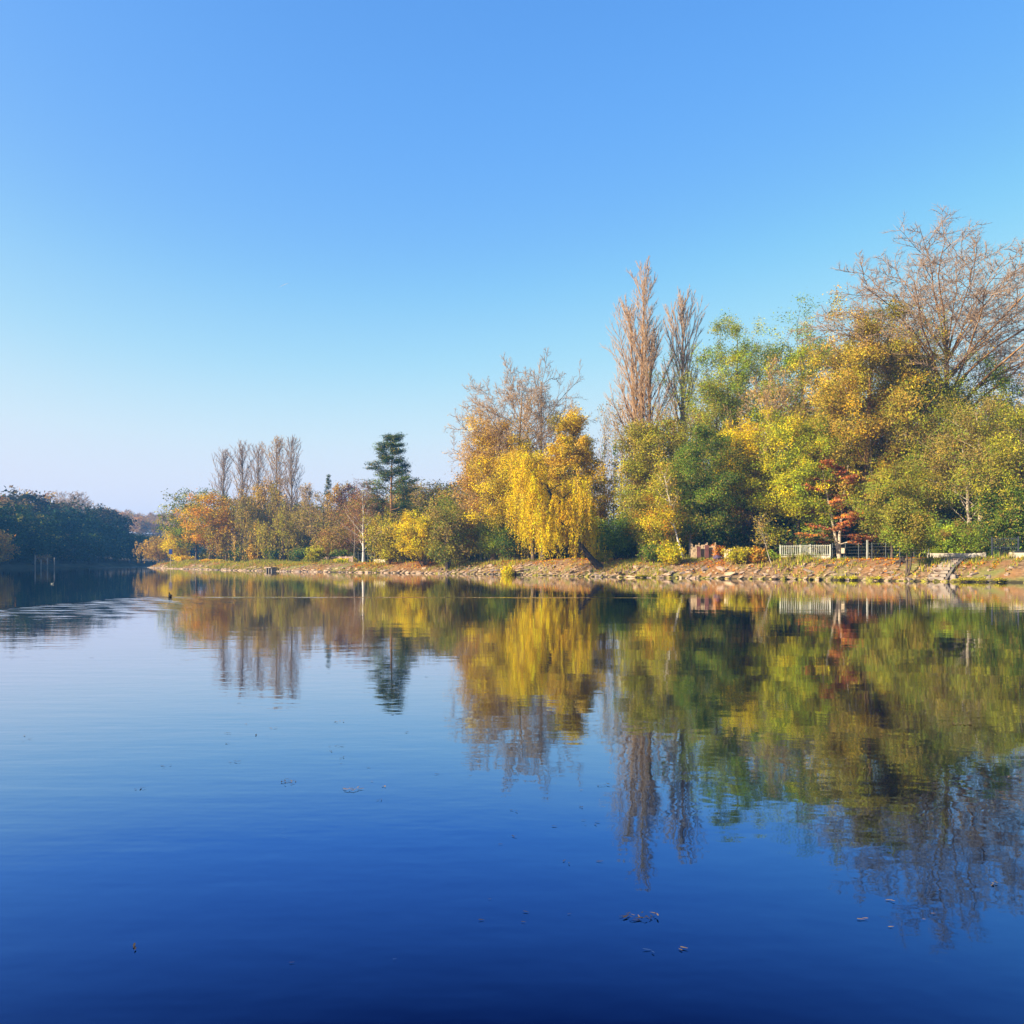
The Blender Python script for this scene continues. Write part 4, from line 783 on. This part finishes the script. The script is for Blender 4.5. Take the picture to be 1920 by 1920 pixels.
def fence(name, label, px0, px1, s, h, pick=None, posts=2, rails=(), wall=0.0, mat=WHITE, wallmat=CREAM, pw=.045, postw=.1, jag=0.0, wires=(), cat='fence', pickname='picket'):
    A, Ln, rz, dz = run(px0, px1, s); t = thing(name, label, cat, A, rz); rr = np.random.default_rng(int(px0))
    if wall: piece('base_wall', (Ln, .2, wall+.3), wallmat, t, (Ln/2, 0, wall/2-.15+dz/2))
    for i in range(posts): piece('post', (postw, postw, h+.25), mat, t, (Ln*i/max(1, posts-1), -.01, (h+.25)/2-.2+dz*i/max(1, posts-1)))
    for zr in rails: piece('rail', (Ln-.02, .05, .06), mat, t, (Ln/2, .03, zr+dz/2))
    for zr in wires: piece('wire', (Ln, .015, .015), WIRE, t, (Ln/2, .06, zr+dz/2))
    if pick:
        z0 = wall+.06
        for i in range(pick):
            hh = round((h-z0)*(1-jag*rr.random()), 1 if jag else 3); u = (i+.5)/pick
            piece(pickname, (pw, .03, hh), mat, t, (Ln*u, -.04, z0+hh/2+dz*u))
    return t
fence('white_fence', 'white railing panel on a low cream wall, left of the white gate', 1460, 1496, 7.0, 1.42, pick=11, rails=(.48, 1.34), wall=.36, pw=.05)
fence('garden_gate', 'white barred garden gate between two railing panels', 1499, 1525, 7.0, 1.42, pick=8, rails=(.1, 1.36), cat='gate', pw=.05)
fence('white_fence', 'white railing panel on a low cream wall, right of the white gate', 1528, 1561, 7.0, 1.42, pick=11, rails=(.48, 1.34), wall=.36, pw=.05)
fence('plank_fence', 'tall weathered plank fence with uneven boards behind the bank', 1299, 1349, 7.4, 1.75, pick=12, posts=4, rails=(.4, 1.3), mat=WOOD, pw=.2, jag=.22, pickname='plank')
A, Ln, rz, dz = run(1312, 1320, 7.0); t = thing('shed_door', 'dark red door set in the plank fence', 'door', A, rz)
for i in range(3): piece('plank', (.14, .04, 1.35), DARKWOOD, t, (.08+.15*i, -.1, .7))
piece('crossbar', (.42, .03, .08), DARKWOOD, t, (.22, -.14, 1.0))
A, Ln, rz, dz = run(1328, 1337, 7.0); t = thing('shed_door', 'darker narrow door right of the dark red one in the plank fence', 'door', A, rz)
for i in range(3): piece('plank', (.14, .04, 1.5), DARKWOOD, t, (.08+.15*i, -.1, .77))
piece('crossbar', (.42, .03, .08), DARKWOOD, t, (.22, -.14, 1.1))
fence('low_plank_fence', 'low pale wooden fence between the plank fence and the bushes', 1364, 1411, 7.6, 1.05, pick=15, posts=3, rails=(.3, .85), mat=PALEWOOD, pw=.16, jag=.05, pickname='plank')
fence('wire_fence', 'wire fence with thin posts right of the white railing', 1563, 1742, 7.6, 1.55, posts=8, wires=(.3, .6, .9, 1.2, 1.5), mat=WIRE, postw=.05)
A, Ln, rz, dz = run(1623, 1626, 7.2); t = thing('white_post', 'thick white post in the wire fence', 'post', A, rz); piece('shaft', (.13, .13, 1.9), WHITE, t, (0, 0, .85)); piece('cap', (.17, .17, .05), WHITE, t, (0, 0, 1.83))
A, Ln, rz, dz = run(1592, 1596, 7.3); t = thing('letter_box', 'small beige box hung on the wire fence', 'box', A, rz); piece('case', (.32, .2, .48), PALEWOOD, t, (0, -.1, .85)); piece('lid', (.36, .24, .03), PALEWOOD, t, (0, -.1, 1.11)); piece('post', (.05, .05, .9), WIRE, t, (0, .05, .4))
fence('garden_wall', 'low sunlit cream wall under the big hedge', 1748, 1838, 7.6, .5, posts=2, wall=.52, mat=CREAM, wallmat=CREAM, postw=.24, cat='wall')
fence('garden_wall', 'short cream wall piece at the right edge', 1908, 1925, 7.6, .5, posts=2, wall=.5, mat=CREAM, wallmat=CREAM, postw=.24, cat='wall')
fence('iron_gate', 'dark iron bar gate between the two ivy-wrapped trunks', 1870, 1905, 9.5, 1.9, pick=13, rails=(.2, 1.0, 1.75), mat=IRON, pw=.03, postw=.1, cat='gate', pickname='bar')
A, Ln, rz, dz = run(1888, 1904, 8.2); t = thing('meter_cabinet', 'grey metal cabinet in front of the dark iron gate', 'cabinet', A, rz); piece('case', (.75, .3, .62), WIRE, t, (.4, 0, .3)); piece('lid', (.8, .36, .05), WIRE, t, (.4, 0, .64))
fence('wire_fence', 'wire fence with pale posts behind the white birch trunk in the middle', 872, 1000, 8.2, 1.5, posts=12, wires=(.4, .8, 1.2, 1.45), mat=PALEWOOD, postw=.07)
fence('garden_wall', 'low white wall behind the small bright green tree', 920, 992, 9.0, .45, posts=2, wall=.42, mat=WHITE, wallmat=WHITE, postw=.25, cat='wall')
fence('pink_fence', 'pinkish slatted fence in the left garden beside the birch', 604, 662, 7.5, 1.05, pick=26, posts=6, rails=(.25, .85), mat=PINKWOOD, pw=.09)
fence('wire_fence', 'green-grey wire fence behind the white bare birch', 664, 706, 8.0, 1.6, posts=7, wires=(.5, 1.0, 1.5), mat=WIRE, postw=.07)
A = edge(706, 8.0); t = thing('garden_wall', 'pale low wall behind the round olive willow', 'wall', A, run(706, 736, 8)[2]); piece('block', (2.6, .3, .7), CREAM, t, (1.3, 0, .2)); piece('coping', (2.7, .36, .08), CREAM, t, (1.3, 0, .59))
fence('wire_fence', 'wire fence in the shade right of the dark leaning trunk', 1128, 1200, 8.0, 1.7, posts=6, wires=(.5, 1.0, 1.6), mat=WIRE, postw=.06)
A = edge(1298, 8.6); t = thing('tall_post', 'square pale post rising behind the left end of the plank fence', 'post', A); piece('shaft', (.22, .22, 3.3), CONC, t, (0, 0, 1.6)); piece('cap', (.3, .3, .08), CONC, t, (0, 0, 3.29))
# stone steps down the bank
A, B = edge(1748, .4), edge(1800, 6.0); k = int(np.argmin(((RS-np.array([A.x, A.y]))**2).sum(1))); nrm_ = Vector((RN[k, 0], RN[k, 1], 0)); rzn = math.atan2(nrm_.y, nrm_.x)
t = thing('stone_steps', 'narrow stone steps climbing the bank to the low cream wall', 'steps', (RS[k, 0]+nrm_.x*.5, RS[k, 1]+nrm_.y*.5, .25), rzn)
def on_bank(u): return float(rprof(np.array(.5+u), RS[k, 0]+nrm_.x*(.5+u), RS[k, 1]+nrm_.y*(.5+u)))-.25
for i in range(11): piece('step', (.60, 1.2, .24), CONC, t, (.2+.5*i, 0, on_bank(.2+.5*i)+.02))
for sd in (-1, 1):
    m = MB(); m.tube([(u, sd*.72, on_bank(u)+.06) for u in np.linspace(0, 5.4, 9)], [.11]*9, 4); m.build('kerb', CONC, t)
A = edge(1786, .3); t = thing('mooring_block', 'pale wedge-shaped stone block at the foot of the steps', 'block', A); m = MB(); m.box((0, 0, .15), (.6, .6, .8), .6, .45); m.build('block', CONC, t); m = MB(); m.tube([(0, 0, .5), (0, 0, .62), (.10, 0, .68), (.18, 0, .62)], [.03]*4, 6); m.build('ring', IRON, t)
A = edge(955, -.2); t = thing('landing_stage', 'small dark timber landing stage at the water edge in the middle', 'landing stage', (A.x, A.y, 0), run(950, 975, 0)[2])
piece('deck', (1.3, .5, .1), DARKWOOD, t, (.55, 0, .42))
for i in range(3): piece('pile', (.16, .16, .9), DARKWOOD, t, (.05+.5*i, -.1, .0))
A = edge(500, 0); t = thing('landing_stage', 'pale concrete landing with dark openings on the far left bank', 'landing stage', (A.x, A.y, 0), run(495, 520, 0)[2])
piece('slab', (2.2, 1.2, .14), CONC, t, (1.1, .2, .62))
for i in range(3): piece('pier', (.2, .9, .9), CONC, t, (.12+.95*i, .2, .1))
A = edge(1351, 6.2); t = thing('covered_heap', 'dark purple tarpaulin-covered heap on the bank below the plank fence', 'heap')if False else tag(obj('covered_heap', rock_mesh(rs, noisy('purple_tarp', [(.05,.03,.06), (.14,.10,.16)], 3, rough=.6), 'covered_heap'), None, (A.x, A.y, A.z+.15)), 'dark purple covered heap on the bank below the plank fence', 'heap')
t.scale = (1.4, 1.1, 1.3)
A = edge(1682, 3.6); t = thing('tree_stump', 'dark root stump on the bank left of the two-stemmed tree', 'stump', A)
m = MB(); m.tube([(0, 0, -.2), (.03, 0, .2), (.08, .02, .45)], [.34, .26, .22], 9); m.build('trunk', BARK['dark'], t, smooth=True)
for a_ in (0.3, 1.6, 2.9, 4.1, 5.2):
    m = MB(); m.tube([(0, 0, .18), (.35*math.cos(a_), .35*math.sin(a_), .12), (.7*math.cos(a_), .7*math.sin(a_), -.12)], [.13, .09, .03], 6); m.build('root', BARK['dark'], t, smooth=True)
# blue river sign
d = 207.0; t = thing('river_sign', 'blue river sign board on a tall pole standing at the bank tip', 'sign', (wx(320, d), d, 0))
m = MB(); m.tube([(0, 0, -1), (0, 0, 4.5)], [.06, .06], 8); m.build('pole', PALEWOOD, t); m = MB(); m.box((0, -.09, 3.85), (.72, .05, 1.1)); brd = m.build('board', BLUE, t)
m = MB(); m.box((0, -.085, 4.42), (.8, .07, .05)); m.box((0, -.085, 3.28), (.8, .07, .05)); m.box((-.38, -.085, 3.85), (.05, .07, 1.1)); m.box((.38, -.085, 3.85), (.05, .07, 1.1)); m.build('frame', WIRE, brd)
# mooring posts under the shaded wood
for px, yt, lab in ((66, 1042, 'pale mooring post, leftmost of the four under the shaded wood'), (77, 1050, 'short pale mooring post, second from the left'), (89, 1046, 'pale mooring post, third from the left'), (102, 1046, 'pale mooring post, rightmost of the four under the shaded wood')):
    d = 205.0; zt = wz(yt, d); t = thing('mooring_post', lab, 'post', (wx(px, d), d, 0), 0, 'mooring posts')
    m = MB(); m.tube([(0, 0, -1), (0, 0, zt)], [.14, .12], 9); m.build('shaft', CONC, t, smooth=True); m = MB(); m.tube([(0, 0, zt-.01), (0, 0, zt+.12)], [.17, .10], 9); m.build('cap', CONC, t, smooth=True)
tree('bush', 'reddish-brown bush behind the mooring posts', 'shrub', 80, 224, 1036, 26, cat='shrub', base=.5, leaves=900, pal={'RB':2,'BR':1,'AM':1}, size=.3, sig=.3)

# ------------------------------------------------------------------ birds on the water
def bird(name, label, x, y, rz, k, body, beak):
    t = thing(name, label, 'bird', (x, y, 0), rz)
    P = [(-.20,0,.07),(-.17,0,.075),(-.10,0,.07),(0,0,.06),(.08,0,.065),(.13,0,.095),(.145,0,.14),(.155,0,.18),(.17,0,.20),(.195,0,.20),(.21,0,.195)]
    r_ = [.008,.03,.07,.085,.075,.055,.036,.034,.036,.028,.012]
    m = MB(); m.tube([tuple(v*k for v in p) for p in P], [v*k for v in r_], 12); bd = m.build('body', body, t, smooth=True)
    m = MB(); m.tube([tuple(v*k for v in p) for p in ((.20,0,.197),(.245,0,.187))], [.013*k, .004*k], 7); m.build('beak', beak, bd, smooth=True)
    return t
BLACK = noisy('black_plumage', [(.008,.008,.01), (.025,.022,.02)], 6); 
bird('water_bird', 'black coot-like bird swimming at the point of its wake', wx(319, 42.9), 42.9, R(125), .95, BLACK, PALEWOOD)
bird('water_bird', 'tiny white bird floating below the mooring posts', wx(98, 67), 67, R(20), .5, WHITE, PALEWOOD)

# ------------------------------------------------------------------ leaves and weed drifting on the river
LEAFCOL = {'d': noisy('wet_dark_leaf', [(.012,.010,.007), (.07,.045,.02)], 20, rough=.5), 't': noisy('tan_leaf', [(.10,.06,.02), (.25,.16,.08)], 20), 'p': noisy('pale_sunken_leaf', [(.02,.05,.13), (.04,.08,.18)], 20)}
rl = np.random.default_rng(33)
def leaf_mesh(col):
    a = np.linspace(0, 2*math.pi, 10, endpoint=False); r_ = .5*(.75+.35*rl.random(10)); x = r_*np.cos(a)*rl.uniform(1.5, 2.1); y = r_*np.sin(a)*rl.uniform(.35, .6)*(1-.6*np.cos(a))
    z = .10*x*x*rl.uniform(-.2, 1.4) + .14*y*y + .02
    Vv = np.vstack([[0, 0, .0], np.stack([x, y, z], 1)]); F = np.array([(0, 1+i, 1+(i+1) % 10) for i in range(10)])
    return mesh_np('leaf', Vv, [F], [LEAFCOL[col]])
LEAVES = {c: [leaf_mesh(c) for _ in range(5)] for c in 'dtp'}
DRIFT = [(541,1466,38,'d','long dark strip of drifting weed left of the tan leaf raft'),(660,1481,46,'t','biggest tan raft of drifting leaves in mid-water'),(1200,1721,84,'d','large dark raft of leaves in the lower middle of the water'),
 (1280,1782,28,'t','tan curled leaf pair below the large dark raft'),(1218,1782,28,'p','pale half-sunken leaf below the large dark raft'),(250,1781,28,'d','lone dark leaf clump in the lower left water'),(903,1726,18,'d','dark folded leaf left of the large dark raft'),
 (548,1806,18,'d','small curled leaf at the bottom left of centre'),(1623,1729,26,'t','pale tan leaf under the reflection of the giant bare tree'),(1805,1358,46,'t','long tan leaf raft in the green reflections at the right'),(635,1354,24,'t','tan leaf raft under the reflection of the pine'),
 (512,1365,20,'t','small tan leaf raft below the poplar reflections'),(720,1475,15,'t','round tan leaf right of the biggest tan raft'),(712,1500,18,'d','dark and pale leaf just below the biggest tan raft'),(1130,1472,30,'d','thin dark weed strip left of the tall poplar reflection')]
SMALL = [(698,1466,10,'t'),(462,1358,10,'t'),(427,1375,18,'d'),(481,1378,11,'d'),(425,1395,11,'d'),(438,1430,28,'d'),(618,1400,9,'d'),(637,1398,20,'d'),(620,1410,12,'d'),(643,1420,12,'d'),(640,1433,10,'d'),(692,1440,8,'d'),(312,1436,22,'d'),(260,1481,24,'p'),(45,1380,10,'t'),(49,1389,13,'d'),(448,1318,9,'d'),(170,1234,11,'d'),
 (1090,1513,15,'d'),(964,1522,21,'d'),(1040,1550,11,'d'),(1095,1539,11,'d'),(1119,1544,19,'d'),(1098,1547,11,'d'),(964,1571,17,'d'),(939,1584,13,'d'),(1062,1616,23,'d'),(1125,1616,15,'d'),(919,1687,11,'d'),(982,1730,11,'d'),(987,1711,17,'d'),(1068,1715,9,'d'),(740,1800,10,'p'),
 (1673,1692,20,'t'),(1750,1714,17,'t'),(1733,1725,12,'t'),(1862,1658,30,'t'),(1763,1669,8,'t'),(1671,1739,16,'t'),(1517,1350,15,'t'),(1510,1431,20,'t'),(1627,1442,26,'t'),(1900,1458,30,'t'),(1091,1482,8,'t'),(1375,1147,20,'d'),(487,1147,4,'d'),(496,1147,4,'d'),(510,1146,4,'d'),(548,1318,8,'d'),(735,1340,10,'d'),(763,1374,10,'d'),(820,1452,9,'d'),(865,1348,14,'d'),(1000,1395,8,'t'),(1240,1356,12,'t'),(290,1285,9,'d'),(335,1245,8,'d'),(600,1250,8,'d'),(648,1249,9,'d'),(800,1269,9,'d')]
NAMES = {'d': 'small dark leaf scrap drifting on the river', 't': 'small tan leaf scrap drifting on the river', 'p': 'small pale sunken leaf drifting on the river'}
for px, py, wp, col, *lab in DRIFT + SMALL:
    d = wd(py); W = wp*d/FPX; t = thing('drifting_leaves', lab[0] if lab else NAMES[col], 'leaves', (wx(px, d), d, .002), 0, None if lab else 'drifting %s scraps' % {'d':'dark','t':'tan','p':'pale'}[col])
    size = min(W, max(.045, 9*d/FPX)); n = max(1, int(round(W/size*1.4)))
    if wp > 30: n = int(n*2.6)
    for q in range(n):
        u = 0 if n == 1 else (q/(n-1)-.5)
        c2 = 't' if (col == 'd' and rl.random() < .18 and wp > 25) else col
        o = obj('leaf', LEAVES[c2][rl.integers(5)], t, (u*(W-size), rl.normal(0, size*.55)*(n > 1), .003+.002*(q % 6))); k = size*rl.uniform(.32, .6)
        o.scale = (k*1.15, k*.75, k*.16); o.rotation_euler = (rl.uniform(-.12, .12), rl.uniform(-.12, .12), rl.uniform(0, 6.28) if n > 1 else rl.uniform(-.5, .5))
# ------------------------------------------------------------------ a short vapour trail in the sky
d = 7000.0; t = thing('vapour_trail', 'short thin white vapour trail in the blue sky above the left poplars', 'vapour trail', (wx(533, d), d, wz(534, d)))
m = MB(); m.tube([(-38, 0, -18), (-20, 0, -9), (0, 0, 1), (20, 0, 9), (36, 0, 14)], [.3, 1.0, 1.5, 1.2, .3], 8); m.build('plume', noisy('vapour', [(.5,.5,.5), (.6,.6,.6)], .05), t, smooth=True)

# ------------------------------------------------------------------ haze
hm, hn, ho = newmat('haze')
pv = N(hn, 'ShaderNodeVolumePrincipled'); pv.inputs['Color'].default_value = (.13, .44, 1.0, 1); pv.inputs['Density'].default_value = 0.00038
pv.inputs['Anisotropy'].default_value = 0.0
L(hn, pv.outputs[0], ho.inputs['Volume'])
hb = MB(); hb.box((0, 420, 28), (2300, 1500, 61.2))
tag(hb.build('haze', hm), 'thin blue autumn haze over the river', 'haze', kind='stuff')
